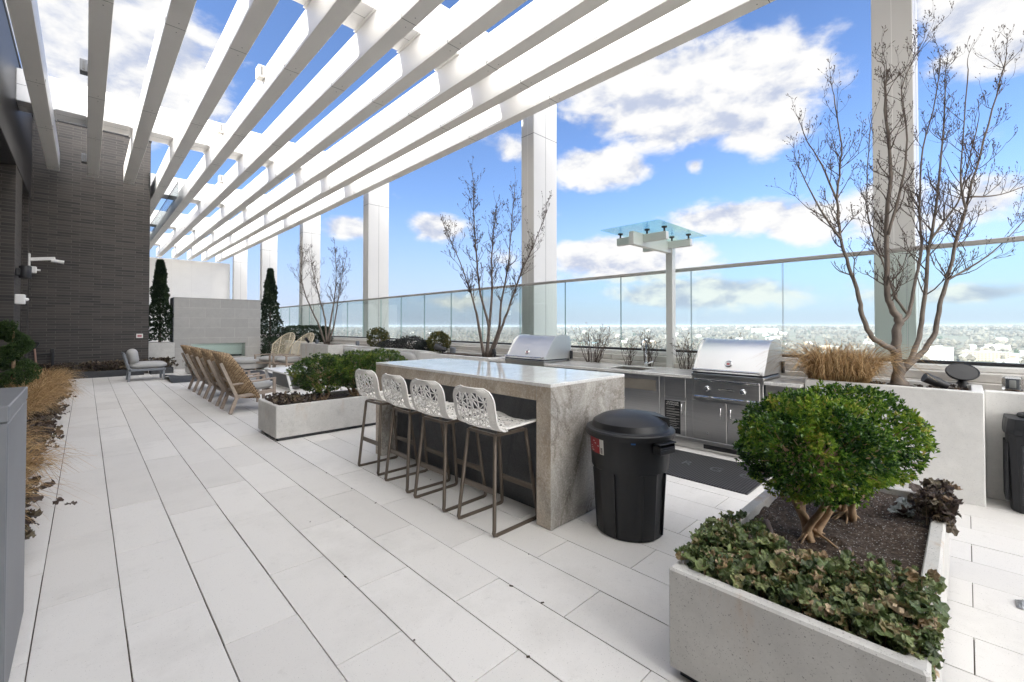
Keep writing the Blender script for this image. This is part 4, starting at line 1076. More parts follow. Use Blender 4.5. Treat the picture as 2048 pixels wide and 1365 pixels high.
def stems(name,mat,parent,base,tops,r,seed,n=8):
    rr=random.Random(seed); mb=MB()
    for t in tops:
        b=V(base)+V((rr.uniform(-.03,.03),rr.uniform(-.03,.03),0)); t=V(t); pts=[];rad=[]
        for i in range(n):
            k=i/(n-1); p=b.lerp(t,k)+V((noise.noise(V((k*3,t.x*9,seed))),noise.noise(V((k*3,t.y*9,seed+5))),0))*.075*math.sin(PI*k)
            pts.append(p); rad.append(r*(1.25-.65*k)*rr.uniform(.9,1.1))
        mb.tube(pts,rad,9)
    for i in range(7):
        a=rr.uniform(0,2*PI); l=rr.uniform(.07,.15); b=V(base)
        mb.tube([b+V((0,0,.06)),b+V((math.cos(a)*l*.5,math.sin(a)*l*.5,.03)),b+V((math.cos(a)*l,math.sin(a)*l,-.01))],[r*.5,r*.35,r*.2],6)
    return mb.build(name,mat,parent,smooth=True)
def box_shrub(label,x,y,z0,cz,rx,ry,rzu,rzd,n,size,seed,mat='box',nst=5,group=None,sx=0,sy=0):
    t=thing('box_shrub',label,'shrub',(x,y,z0),group)
    rr=random.Random(seed)
    bx,by=x+sx,y+sy
    tops=[(x+rx*.55*math.cos(2*PI*k/nst+.4),y+ry*.55*math.sin(2*PI*k/nst+.4),cz-.1+rr.uniform(-.05,.1)) for k in range(nst)]
    stems('trunk',M['trunk_tan'],t,(bx,by,z0-.01),tops,.0155,seed)
    sh=shrub_shape(x,y,cz,rx,ry,rzu,rzd,seed)
    leafy('foliage',M[mat],t,sh,(x,y,cz),n,size,seed)
    mb=MB()
    for k in range(60):
        d=rvec(rr); p=sh(d); c0=V((x,y,cz-.12)); mb.tube([c0.lerp(p,.15),c0.lerp(p,.55)+rvec(rr)*.03,c0.lerp(p,.98)],[.006,.004,.0015],5)
    mb.build('twigs',M['trunk_tan'],t)
    return t
box_shrub('dense green box shrub with bare tan trunks, nearest in the front planter',2.66,.56,.42,.895,.345,.31,.235,.255,21000,.0235,21,nst=5,sx=.0,sy=.0)
box_shrub('green box shrub just behind the nearest one in the front planter',3.05,.47,.42,.90,.335,.33,.255,.25,17000,.0235,22,nst=4,sx=.03)
box_shrub('green box shrub at the left end of the planter behind the stools',2.52,6.6,.42,.82,.42,.38,.25,.27,14000,.028,23,'box2')
box_shrub('green box shrub in the middle of the planter behind the stools',3.02,6.62,.42,.84,.42,.38,.25,.27,13000,.028,24,'box2')
box_shrub('green box shrub in the same planter, hiding behind the bar island',3.45,6.6,.42,.85,.40,.36,.25,.26,11000,.028,25,'box2')

def gcover(name,label,mat,pts_fn,n,smin,smax,seed,lift=.1,cat='ground cover'):
    """rosettes of broad crumpled leaves covering soil"""
    rr=random.Random(seed); mb=MB()
    for i in range(n):
        x,y,z=pts_fn(rr); s=rr.uniform(smin,smax); az=rr.uniform(0,2*PI); tilt=rr.gauss(.25,.65)
        h=lift*rr.random()**.8; tone=min(1,max(0,rr.gauss(.42,.28)))
        Mx=Matrix.Translation((x,y,z+h))@Matrix.Rotation(az,4,'Z')@Matrix.Rotation(tilt,4,'Y')@Matrix.Rotation(rr.gauss(0,.5),4,'X')
        lob=rr.choice((5,5,7)); K=22; cup=rr.uniform(-.9,1.0); fd=rr.uniform(-.2,.9); fr=rr.uniform(.12,.30); ph=rr.uniform(0,6)
        vs=[V((s*.45,0,0))]
        for ring,rf in ((0,.4),(1,.75),(2,1.0)):
            for k in range(K):
                a=2*PI*k/K; rad=s*rf*(1-(.15*abs(math.sin(lob*a/2+.3))+.09*(k%2))*rf-.35*(abs(a-PI)<.3))
                px=rad*math.cos(a)+s*.45; py=rad*math.sin(a)*.9
                pz=cup*rf*rf*s*.55+fd*abs(py)*.7+fr*s*rf*math.sin(a*lob+ph)+.16*s*rf*noise.noise(V((px*40,py*40,i)))*2
                vs.append(V((px,py,pz)))
        fs=[(0,1+k,1+(k+1)%K) for k in range(K)]
        for q in (0,1): fs+=[(1+q*K+k,1+(q+1)*K+k,1+(q+1)*K+(k+1)%K,1+q*K+(k+1)%K) for k in range(K)]
        o=len(mb.v); mb.v.extend(tuple(Mx@p) for p in vs)
        for f in fs: mb.f.append(tuple(q+o for q in f)); mb.m.append(0); mb.t.append(min(1,max(0,tone+rr.uniform(-.06,.06))))
        if rr.random()<(.6 if n<2000 else 0):
            b=V((x,y,z)); e=Mx@V((s*.1,0,0)); mb.tube([b+rvec(rr)*.02,(b+e)/2+V((0,0,.01)),e],.0015,4,cap=False,tone=.85)
    return tag(mb.build(name,mat,smooth=True),label,cat,kind='stuff')
def p_front(rr):
    # leafy patch across the camera end of the planter, spilling over its rim
    while True:
        x=1.885+abs(rr.gauss(0,.27)); y=rr.uniform(.08,.90)
        if x<1.84+ (.62 if y>.6 else .50)+.10*math.sin(y*9): break
    return (x,y,.43+.02*math.sin(x*9))
gcover('ground_cover','wilted green and brown leafy ground cover at the near end of the front planter',M['heuch'],p_front,1500,.013,.036,31,.095)
gcover('ground_cover','brown wilted leaves spilling over the far right rim of the front planter',M['heuch_dark'],lambda rr:(rr.uniform(3.25,3.76),.10+abs(rr.gauss(0,.07))-.03,.44),190,.02,.045,32,.12)
gcover('ground_cover','small leafy ground cover at the left end of the planter behind the stools',M['heuch_dark'],lambda rr:(1.83+abs(rr.gauss(0,.26)),rr.uniform(6.24,6.95),.43),330,.02,.042,33,.09)
gcover('ground_cover','brown leaf clumps in the bed along the far brick wall',M['heuch_dark'],lambda rr:(rr.choice((-.75,-.3,.28,.62,.95,1.2))+rr.gauss(0,.13)-.15,17.72+rr.uniform(-.15,.15),.16),800,.03,.06,34,.28)
gcover('ground_cover','leafy plants filling the dark trough beside the fireplace',M['heuch_dark'],lambda rr:(1.73+rr.gauss(0,.17),17.72+rr.uniform(-.16,.16),.2),330,.03,.06,35,.28)
gcover('ground_cover','sparse low leaves on the soil around the bare tree by the big grill',M['heuch_dark'],lambda rr:(rr.uniform(5.45,6.0),rr.uniform(.0,1.0),.9),130,.015,.03,36,.02)
gcover('ground_cover','dark wilted leaf tufts in the left border along the paving',M['heuch_dark'],lambda rr:(-.46+rr.gauss(0,.10),rr.choice((rr.uniform(4.0,5.2),rr.uniform(6.2,10.5),rr.uniform(6.2,10.5),rr.uniform(11,17))),.14),2200,.025,.055,37,.17)

def grass(name,label,mat,centers,n,l0,l1,seed,lean=1.0,w=.0045,cat='grass',kind='stuff'):
    rr=random.Random(seed); mb=MB()
    for i in range(n):
        cx,cy,cz,rad,ax,ay=rr.choice(centers)
        a=rr.uniform(0,2*PI); q=rad*math.sqrt(rr.random()); b=V((cx+q*math.cos(a),cy+q*math.sin(a),cz))
        a2=a+rr.gauss(0,.6); o=V((math.cos(a2)+ax,math.sin(a2)+ay,0))*lean*rr.uniform(.35,1.1); L=rr.uniform(l0,l1)
        side=V((-o.y,o.x,0)); side=side.normalized() if side.length>.01 else V((1,0,0))
        side=(side+rvec(rr)*.5).normalized()
        pr=None; N=6; tone=min(1,max(0,rr.gauss(.5,.25))); vs=[]
        droop=rr.uniform(.5,1.1)
        for k in range(N):
            t=k/(N-1); p=b+o*L*(t**1.4)*.62+V((0,0,L*(t*.95-droop*.75*t*t*t)))+V((noise.noise(V((i,t*3,0))),noise.noise(V((i,t*3,7))),0))*.03*t
            ww=w*(1-.85*t); vs+= [p+side*ww,p-side*ww]
        mb.add(vs,[(2*k,2*k+1,2*k+3,2*k+2) for k in range(N-1)],0,tone)
    return tag(mb.build(name,mat),label,cat,kind=kind)
grass('ornamental_grass','clump of dry straw-coloured grass in the tall planter next to the grill',M['straw'],[(5.58,1.05,.9,.12,-.25,.45),(5.62,.86,.9,.13,-.2,-.2),(5.74,.98,.9,.12,.1,.2),(5.56,.74,.9,.05,-.2,-.5),(5.6,1.05,.9,.06,-.5,.1)],2300,.25,.85,41,1.0,.004,'grass',kind=None)
grass('border_grass','long golden dry grass along the left border, hanging over the paving',M['straw'],[(-.62+R.uniform(-.2,.12),y,.12,.14,.45,-.1) for y in (4.0,4.3,4.6,5.0,5.4,6.0,6.4,6.8,8.6,9.2,9.6,10.0,10.4,10.8,11.2,11.6,12.1,12.6,13.2,13.8,14.4,15.0)],12000,.35,.80,42,.75,.006)

def ball(name,label,mat,x,y,z,rx,rz,n,size,seed,cat='shrub',group=None):
    t=thing(name,label,cat,(x,y,z),group); sh=shrub_shape(x,y,z+rz*.95,rx,rx,rz,rz*.95,seed,.09,3)
    leafy('foliage',M[mat],t,sh,(x,y,z+rz*.8),n,size,seed,sprig=4,upb=.6,spread=.5)
    mb=MB(); rr=random.Random(seed)
    for k in range(9):
        a=rr.uniform(0,2*PI); mb.tube([(x,y,z-.03),(x+.5*rx*math.cos(a),y+.5*rx*math.sin(a),z+rz*.6)],[.012,.006],5)
    mb.build('stems',M['twig'],t); return t
ball('ball_shrub','round olive clipped shrub on the planting strip nearer the bare tree','olive',5.82,8.42,.90,.245,.23,5200,.032,51)
ball('ball_shrub','round olive clipped shrub farther along the planting strip behind the sofa','olive',5.84,11.4,.90,.29,.27,5200,.036,52)
for i,(x,y,rx,rz,lab) in enumerate(((5.86,9.05,.22,.10,'low grey-green heather mound touching the nearer ball shrub'),(5.88,9.75,.34,.16,'tallest purplish heather mound between the two ball shrubs'),(5.86,10.6,.36,.10,'low grey-green heather mound beside the farther ball shrub'))):
    ball('heather_mound',lab,'heath',x,y,.90,rx,rz,2600,.040,55+i,'shrub')
def hedge(label,x0,x1,y0,y1,z0,z1,n,size,seed,mat='everg'):
    t=thing('clipped_hedge',label,'hedge',((x0+x1)/2,(y0+y1)/2,z0)); rr=random.Random(seed); mb=MB()
    c=V(((x0+x1)/2,(y0+y1)/2,(z0+z1)/2)); hx,hy,hz=(x1-x0)/2,(y1-y0)/2,(z1-z0)/2
    for i in range(n//4):
        d=rvec(rr); p=7; k=(abs(d.x)**p+abs(d.y)**p+abs(d.z)**p)**(-1/p); q=c+V((d.x*k*hx,d.y*k*hy,d.z*k*hz))
        q=c+(q-c)*rr.uniform(.88,1.02)+rvec(rr)*.04; base=.45+.5*noise.noise(q*3)
        for j in range(4): leaf(mb,q,((q-c).normalized()*.5+rvec(rr)+V((0,0,.5))).normalized(),size*rr.uniform(.7,1.3),size*.5,rr,min(1,max(0,base+rr.gauss(0,.15))))
    mb.build('foliage',M[mat],t)
    mb=MB()
    for i in range(14): 
        y=y0+(y1-y0)*(i+.5)/14; mb.tube([(c.x,y,z0-.05),(c.x+rr.uniform(-.1,.1),y+rr.uniform(-.1,.1),z1-.1)],[.015,.006],5)
    mb.build('stems',M['twig'],t)
hedge('dark green clipped hedge on the planting strip behind the small bare tree',5.75,6.12,15.2,19.6,.88,1.46,9000,.06,61)
hedge('low dark shrub mass beside the fireplace right end',4.95,5.55,18.3,19.3,.05,1.0,5000,.06,62)
def column_tree(label,x,y,z0,h,r,n,seed):
    t=thing('columnar_evergreen',label,'tree',(x,y,z0)); rr=random.Random(seed); mb=MB()
    for i in range(n//5):
        k=rr.random()**.8; z=z0+.03+h*k; rad=r*(1-.9*max(0,k-.25)/.75*.93)*(.75+.25*min(1,k*8))
        a=rr.uniform(0,2*PI); rad*=1+.55*noise.noise(V((math.cos(a)*1.6,math.sin(a)*1.6,z*2.6+seed)))+.25*noise.noise(V((math.cos(a)*4,math.sin(a)*4,z*7+seed))); q=rad*(rr.uniform(.9,1.03) if rr.random()>.25 else rr.uniform(.4,.9))
        p=V((x+q*math.cos(a),y+q*math.sin(a),z)); base=.45+.45*noise.noise(p*4)
        for j in range(5): leaf(mb,p,(V((math.cos(a)*.5,math.sin(a)*.5,.9))+rvec(rr)*.7).normalized(),.062*rr.uniform(.7,1.2),.034,rr,min(1,max(0,base+rr.gauss(0,.17))))
    mb.build('foliage',M['everg'],t); mb=MB(); mb.tube([(x,y,z0-.1),(x,y,z0+h*.9)],[.045,.01],8); mb.build('trunk',M['bark'],t)
column_tree('narrow cone-shaped evergreen between the brick building and the fireplace',1.84,19.3,.93,2.78,.34,19000,71)
column_tree('narrow cone-shaped evergreen at the right end of the fireplace',5.42,19.8,.93,2.85,.37,19000,72)
# spiral topiary
t=thing('spiral_topiary','dark green spiral-clipped topiary against the left brick pier','topiary',(-.93,11.9,.1)); rr=random.Random(77); mb=MB()
for i in range(3600):
    k=rr.random(); ang=2*PI*2.6*k+.6; z=.22+1.30*k; R0=.30*(1-.62*k); tr=.21*(1-.55*k)
    d=rvec(rr); c=V((-.93+R0*math.cos(ang)*.75,11.9+R0*math.sin(ang)*.75,z)); p=c+V((d.x*tr,d.y*tr,d.z*tr*.85))*rr.uniform(.85,1.05)
    base=.45+.4*noise.noise(p*6)
    for j in range(4): leaf(mb,p,(d+rvec(rr)*.8).normalized(),.04*rr.uniform(.7,1.2),.02,rr,min(1,max(0,base+rr.gauss(0,.16))))
mb.build('foliage',M['spiral'],t); mb=MB(); mb.tube([(-.93,11.9,.08),(-.92,11.9,.7),(-.93,11.9,1.5)],[.035,.028,.015],8); mb.build('trunk',M['trunk_tan'],t)

# bare trees -------------------------------------------------------------
TREE_A = [(0.035,[(5.5,14.26,0.93),(5.33,14.35,1.53),(5.14,14.47,2.04),(4.95,14.57,2.64),(4.86,14.58,3.19),(4.88,14.5,3.73)]),(0.035,[(5.54,14.23,0.93),(5.53,14.34,1.69),(5.43,14.51,2.34),(5.33,14.68,2.99),(5.24,14.87,3.78)]),(0.035,[(5.56,14.21,0.93),(5.64,14.14,1.69),(5.71,14.08,2.33),(5.76,14.05,2.98),(5.74,14.07,3.89)]),(0.03,[(5.59,14.17,0.93),(5.69,14.02,1.53),(5.76,13.88,2.33),(5.82,13.75,3.04),(5.88,13.65,3.51)])]
TREE_B = [(0.032,[(5.47,6.41,0.91),(5.33,6.43,1.61),(5.27,6.44,1.83),(5.17,6.48,2.19),(5.0,6.56,2.69),(4.79,6.67,3.23)]),(0.034,[(5.5,6.38,0.91),(5.57,6.35,1.65),(5.61,6.34,2.21),(5.62,6.36,2.74),(5.66,6.35,3.31),(5.71,6.32,3.75)]),(0.034,[(5.51,6.37,0.91),(5.51,6.33,1.5),(5.39,6.42,2.11),(5.31,6.46,2.88),(5.26,6.46,3.48),(5.23,6.45,4.24)]),(0.033,[(5.53,6.35,0.91),(5.7,6.25,1.43),(5.77,6.25,1.96),(5.9,6.2,2.63),(5.99,6.21,3.34),(6.09,6.21,4.15)]),(0.033,[(5.56,6.32,0.91),(5.7,6.13,1.53),(5.79,6.0,1.96),(5.92,5.82,2.56),(6.05,5.65,3.02),(6.18,5.46,3.61)])]
TREE_C = [(0.055,[(5.66,0.46,0.92),(5.66,0.46,1.05),(5.64,0.47,1.2),(5.64,0.47,1.41),(5.65,0.45,1.56),(5.6,0.5,1.66),(5.58,0.52,1.8),(5.56,0.53,2.14),(5.56,0.52,2.57),(5.58,0.49,3.06),(5.54,0.52,3.59),(5.54,0.51,3.98)]),(0.03,[(5.61,0.47,1.24),(5.53,0.54,1.31),(5.43,0.63,1.39),(5.35,0.68,1.56),(5.31,0.71,1.75),(5.25,0.74,1.94),(5.18,0.78,2.13),(5.12,0.82,2.36),(5.07,0.83,2.69),(5.07,0.81,2.97),(5.08,0.8,3.2),(5.03,0.84,3.67)]),(0.012,[(5.06,0.8,2.3),(4.88,0.93,2.58),(4.75,1.02,2.85),(4.72,1.04,2.91)]),(0.011,[(5.33,0.88,2.75),(5.22,.98,3.1),(5.12,1.08,3.34),(5.08,1.1,3.42)]),(0.02,[(5.72,0.46,1.53),(5.8,0.39,1.62),(5.87,0.35,1.9),(5.95,0.3,2.25),(5.97,0.31,2.66),(6.01,0.28,3.27),(6.1,0.19,3.77),(6.13,0.15,4.17)]),(0.014,[(5.81,0.39,1.6),(5.74,0.47,1.76),(5.69,0.55,2.06),(5.63,0.66,2.51),(5.65,0.68,2.97),(5.66,0.65,3.48)]),(0.03,[(5.68,0.45,1.03),(5.77,0.36,1.22),(5.84,0.31,1.46),(5.89,0.28,1.8),(5.96,0.24,2.3),(6.05,0.18,2.8),(6.08,0.14,3.34),(6.09,0.12,3.94)]),(0.013,[(5.91,0.24,2.32),(6.06,0.1,2.59),(6.14,0.03,2.76),(6.21,-0.04,3.13),(6.26,-0.1,3.47)]),(0.029,[(5.69,0.42,1.08),(5.83,0.28,1.27),(5.89,0.21,1.44),(5.91,0.17,1.7),(5.95,0.12,1.94),(6.0,0.05,2.33),(6.04,-0.01,2.64),(6.09,-0.08,2.99),(6.21,-0.2,3.57),(6.29,-0.29,4.04)]),(0.012,[(5.91,-0.01,2.61),(5.85,0.02,2.82),(5.86,0.0,3.24),(5.89,-0.04,3.89)]),(0.012,[(6.06,0.12,1.95),(6.38,-0.17,2.2),(6.69,-0.45,2.6)]),(0.01,[(6.0,-0.04,2.72),(6.2,-0.24,2.74),(6.43,-0.47,2.86)]),(0.015,[(5.5,0.51,2.37),(5.55,0.42,2.79),(5.59,0.37,3.27),(5.55,0.4,3.74),(5.65,0.29,4.12)])]

def bare_tree(label,name,main,seed,mat,twl,ntw,group=None,start=.30,lev=2,rtip=.006,budr=.006,trunkbase=None):
    rr=random.Random(seed); base=V(main[0][1][0]); t=thing(name,label,'tree',tuple(base))
    trunk=MB(); tw=MB(); buds=MB()
    def smooth(pts,n=4):
        P=[V(p) for p in pts]; out=[]
        for i in range(len(P)-1):
            p0=P[max(0,i-1)];p1=P[i];p2=P[i+1];p3=P[min(len(P)-1,i+2)]
            for k in range(n):
                u=k/n; out.append(.5*((2*p1)+(p2-p0)*u+(2*p0-5*p1+4*p2-p3)*u*u+(3*p1-p0-3*p2+p3)*u*u*u))
        out.append(P[-1]); return out
    def twig(p,d,L,r,level):
        pts=[p];q=p.copy();dd=d.copy();n=5
        for i in range(n):
            dd=(dd+rvec(rr)*.22+V((0,0,.13))).normalized(); q=q+dd*L/n; pts.append(q.copy())
        rad=[r*(1-.75*i/n) for i in range(n+1)]; tw.tube(pts,rad,4 if level else 5,cap=False)
        if level<lev:
            m=rr.randint(2,5) if level==0 else rr.randint(2,4)
            for k in range(m):
                i=rr.randint(1,n); ax=(dd+rvec(rr)*.95+V((0,0,.25))).normalized(); twig(pts[i],ax,L*rr.uniform(.28,.6),r*.55,level+1)
        else:
            for i in (n-2,n):
                if rr.random()<.8:
                    b=pts[i]; e=b+(dd+rvec(rr)*.6)*.018; buds.tube([b,(b+e)/2,e],[budr*.4,budr,budr*.2],4)
    for r,pts in main:
        P=smooth(pts); n=len(P); L=sum((P[i+1]-P[i]).length for i in range(n-1))
        rad=[max(rtip,r*(1-.85*(i/(n-1))**.8)) for i in range(n)]
        if r==max(m[0] for m in main) and trunkbase: rad=[max(a,trunkbase*(1-i/7)) if i<7 else a for i,a in enumerate(rad)]
        # slight knots
        rad=[a*(1+.10*noise.noise(V((i*.9,seed,r*100)))) for i,a in enumerate(rad)]
        P=[p+rvec(rr)*min(.008,r*.2) if 0<i<n-1 else p for i,p in enumerate(P)]
        trunk.tube(P,rad,10)
        cnt=int(ntw*L)
        for k in range(cnt):
            f=start+(1-start)*rr.random()**.8 if r>.018 else rr.uniform(.12,1); i=min(n-2,int(f*(n-1))); d=(P[i+1]-P[i]).normalized()
            ax=(d*.75+rvec(rr)*.85+V((0,0,.25))).normalized(); twig(P[i],ax,twl*rr.uniform(.5,1.15)*(1.1-.45*f),max(.0028,min(.007,rad[i]*.5)),0)
        twig(P[-1],(P[-1]-P[-2]).normalized(),twl*.6,rtip*.8,0)
    trunk.build('trunk',M[mat],t,smooth=True); tw.build('branches',M['twig'],t); buds.build('buds',M['twig'],t)
bare_tree('big bare tree with forked grey trunk in the tall planter by the grill','bare_tree',TREE_C,81,'bark_grey',.42,9,start=.40,trunkbase=.085,rtip=.0045,budr=.0036)
bare_tree('bare many-stemmed tree rising behind the bar island','bare_tree',TREE_B,82,'bark',.46,10,start=.38,rtip=.007,budr=.008)
bare_tree('small bare tree in the angular white planter by the rope chairs','bare_tree',TREE_A,83,'bark_grey',.55,8,start=.35,rtip=.009,budr=.009)
# dry twiggy shrubs behind the counter
for i,(x,y,h,w,n,lab) in enumerate(((6.0,4.28,.58,.36,26,'largest dry twiggy shrub behind the counter, just right of the far grill'),(6.0,3.62,.36,.16,9,'small thin dry shrub between the large twiggy one and the faucet'),(6.02,3.28,.50,.24,16,'dry twiggy shrub with curled leaves behind the faucet'),(6.0,2.72,.44,.22,13,'dry twiggy shrub between the canopy post and the big grill'),(6.02,2.12,.46,.14,8,'dry shrub whose tips show above the big grill hood'))):
    rr=random.Random(90+i); t=thing('dry_shrub',lab,'shrub',(x,y,.88)); mb=MB(); lf=MB()
    for k in range(n):
        a=rr.uniform(0,2*PI); q=w*math.sqrt(rr.random()); p=V((x+.05*math.cos(a),y+.25*w*math.sin(a),.86)); e=V((x+q*.55*math.cos(a),y+q*math.sin(a),.88+h*rr.uniform(.6,1.05)))
        pts=[p]; 
        for s in range(1,6): pts.append(p.lerp(e,s/5)+rvec(rr)*.018)
        mb.tube(pts,[.0055,.005,.0042,.0034,.0026,.0018],5,cap=False)
        for s in range(3,6):
            for _ in range(2):
                d=((e-p).normalized()+rvec(rr)*.8).normalized(); b=pts[s]; L=rr.uniform(.05,.13); mb.tube([b,b+d*L*.5+rvec(rr)*.01,b+d*L],[.0028,.0022,.0014],4,cap=False)
                if rr.random()<.5: leaf(lf,b+d*L,(d+rvec(rr)*.6).normalized(),.03,.016,rr,rr.uniform(.2,.9))
    mb.build('stems',M['twig'],t); lf.build('dry_leaves',M['heuch_dark'],t)
# ------------------------------------------------------------------ the land below the tower
GZ=-66.0
def land_h(x,y):
    r=math.hypot(x,y); az=math.degrees(math.atan2(x,y))
    h=GZ
    t=min(1,max(0,(r-1300)/2600)); t=t*t*(3-2*t)
    ridge=50+14*noise.noise(V((x/2200,y/2200,1.3)))
    right=min(1,max(0,(az-50)/25)); h+=t*(ridge*(.55+.45*right))
    t2=min(1,max(0,(r-3600)/3600)); h+=t2*(9-6*right)
    h+=min(1,r/1200)*(9*noise.noise(V((x/700,y/700,4)))+5*noise.noise(V((x/260,y/260,7))))*(1-.6*t2)
    return min(h,-1.5)
mb=MB(); rs=[40*1.075**i for i in range(76)]; NA=240
vs=[]
for r in rs:
    for k in range(NA):
        a=2*PI*k/NA; x,y=r*math.sin(a),r*math.cos(a); vs.append((x,y,land_h(x,y)))
vs.append((0,0,GZ)); fs=[]
for i in range(len(rs)-1):
    for k in range(NA): fs.append((i*NA+k,i*NA+(k+1)%NA,(i+1)*NA+(k+1)%NA,(i+1)*NA+k)[::-1])
for k in range(NA): fs.append((len(vs)-1,(k+1)%NA,k)[::-1])
mb.add(vs,fs)
m,nt,p=new_mat('land_ground')
c=ramp(nt,noise_n(nt,.010,8,.7),[(.3,(.085,.07,.052)),(.5,(.13,.11,.085)),(.62,(.08,.085,.05)),(.75,(.20,.18,.15))])
nt.links.new(c,p.inputs['Base Color']); p.inputs['Roughness'].default_value=.95
tag(mb.build('terrain',m,smooth=True),'wide winter valley and low hills far below the terrace','terrain',kind='structure')
# bare woodland: thousands of small crowns that read as one mass
m,nt,p=new_mat('winter_wood'); M['wood']=m
nt.links.new(ramp(nt,attr(nt),[(0,(.07,.058,.047)),(.5,(.135,.113,.094)),(.85,(.20,.175,.145)),(.9,(.05,.06,.04)),(1,(.04,.055,.03))]),p.inputs['Base Color']); p.inputs['Roughness'].default_value=1
FREE=[]   # clearings kept for buildings (x,y,r)
def crown(mb,x,y,z,r,h,rr,tone):
    n=5; vs=[];ph=rr.uniform(0,1)
    for j,(q,zz) in enumerate(((.55,.15),(1,.5),(.72,.86))):
        for k in range(n):
            a=2*PI*(k+ph+.5*j)/n; w=r*q*rr.uniform(.7,1.25); vs.append((x+w*math.cos(a),y+w*math.sin(a),z+h*zz*rr.uniform(.85,1.1)))
    vs.append((x,y,z+h*rr.uniform(.95,1.15))); fs=[]
    for j in range(2):
        for k in range(n): fs.append((j*n+k,j*n+(k+1)%n,(j+1)*n+(k+1)%n,(j+1)*n+k))
    for k in range(n): fs.append((2*n+k,2*n+(k+1)%n,3*n))
    mb.add(vs,fs,0,tone)
bl=[ # x,y,w(y),d(x),h,colour,label
 (1050,33,36,18,26,'w','white five-storey apartment block with rows of windows, left of the speaker'),
 (1170,-24,58,20,17,'t','long tan low building with many windows beyond the sports field'),
 (1080,-82,44,22,24,'w','tall white block at the right edge beyond the field'),
 (2650,760,120,40,22,'w','long white campus building on the wooded hillside'),
 (2480,640,50,30,14,'w','small white hall below the hillside campus building'),
 (1900,520,40,25,12,'b','blue-roofed shed in the trees right of the canopy post'),
 (980,560,60,26,9,'c','wide pale warehouse seen between the two grills'),
 (1250,900,46,24,10,'b','pale blue roofed hall behind the twiggy shrub'),
 (1400,250,40,20,12,'t','tan brick block in the trees behind the big grill'),
 (1650,120,44,22,14,'c','cream office block up the valley behind the straw grass'),
 (1500,-10,30,20,12,'w','small white block above the long tan building'),
 (1750,-60,50,24,13,'c','cream terrace of flats above the right edge'),
]
for b in bl: FREE.append((b[0],b[1],b[2]*.75+8))
FREE.append((865,-28,55)); 
rr=random.Random(101); mb=MB(); nw=0
houses=[]
while nw<24000:
    az=rr.uniform(-8,112); r=330*math.exp(rr.random()**1.15*math.log(5200/330.)); x,y=r*math.sin(math.radians(az)),r*math.cos(math.radians(az))
    town=noise.noise(V((x/420,y/420,11)))+.55*(az>50)-.28+(.25 if 800<r<2300 and az>55 else 0)
    if town>.25 and rr.random()<min(.8,.35+town): 
        if town>.3 and rr.random()<.12 and len(houses)<260: houses.append((x,y,r))
        continue
    if any((x-a)**2+(y-b)**2<q*q for a,b,q in FREE): continue
    s=rr.uniform(2.6,5.2)*(1+r/2400.); h=rr.uniform(9,15)*(1+r/5200)
    tone=min(.84,max(0,rr.gauss(.45,.22))) if rr.random()>.04 else rr.uniform(.9,1)
    crown(mb,x,y,land_h(x,y)-1,s,h,rr,tone); nw+=1
tag(mb.build('far_woodland',M['wood']),'bare grey-brown winter woodland covering the valley and hills','woodland',kind='stuff')
fmat={'w':plain('far_white',(.72,.71,.69),.8),'t':plain('far_tan',(.48,.33,.22),.8,var=.1,scale=.05),'c':plain('far_cream',(.62,.56,.47),.8),'b':plain('far_grey',(.55,.56,.58),.8),'win':plain('far_window',(.10,.12,.15),.2),'rw':plain('far_roof_white',(.68,.67,.65),.8),'rb':plain('far_roof_blue',(.16,.36,.46),.6),'rg':plain('far_roof_grey',(.25,.24,.235),.9)}
for x,y,w,d,h,k,lab in bl:
    z=land_h(x,y)-1; b=thing('distant_building',lab,'building',(x,y,z))
    yaw=math.atan2(y,x)*.0; 
    mb=MB(); mb.box(x-d/2,x+d/2,y-w/2,y+w/2,z,z+h,0,0); mb.box(x-d/4,x+d/4,y-w*.12,y+w*.12,z+h+.02,z+h+3,0,0); mb.build('wall',fmat[k],b)
    mb=MB(); mb.box(x-d/2-.4,x+d/2+.4,y-w/2-.4,y+w/2+.4,z+h+.01,z+h+.6,0,0); mb.build('roof',fmat['rb' if k=='b' else 'rw'],b)
    mb=MB(); fl=max(1,int(h/3.4)); nb=max(3,int(w/4.2))
    for f in range(fl):
        for i in range(nb):
            yy=y-w/2+w*(i+.5)/nb; zz=z+1.2+f*3.4; mb.box(x-d/2-.12,x-d/2+.02,yy-1.0,yy+1.0,zz,zz+1.6,0,0)
    mb.build('windows',fmat['win'],b)
# scattered small houses, one of each kind then copied
hk=[]
for nm,wc_,rc_ in (('w','w','rg'),('c','c','rg'),('t','t','rw'),('w2','w','rw')):
    h=thing('distant_house','small gabled house among the trees of the valley far below','house',(0,0,0),'small houses scattered over the valley',local=True)
    mb=MB(); mb.box(-5,5,-7,7,0,6.2,0); mb.add([(-5,-7,6.2),(5,-7,6.2),(0,-7,9.4),(-5,7,6.2),(5,7,6.2),(0,7,9.4)],[(0,1,2),(3,5,4)],0); mb.build('wall',fmat[wc_],h)
    mb=MB(); mb.add([(-5.6,-7.6,5.9),(0,-7.6,9.5),(0,7.6,9.5),(-5.6,7.6,5.9),(5.6,-7.6,5.9),(5.6,7.6,5.9)],[(0,1,2,3),(1,4,5,2)]); mb.build('roof',fmat[rc_],h)
    hk.append(h)
used=set()
for i,(x,y,r) in enumerate(houses[:150]):
    s=hk[i%4]; o=s if i<4 else copy_tree(s)
    k=rr.uniform(.9,1.35)*(1+r/5000); o.location=(x,y,land_h(x,y)-.5); o.rotation_euler=(0,0,rr.uniform(0,PI)); o.scale=(k,k,k)
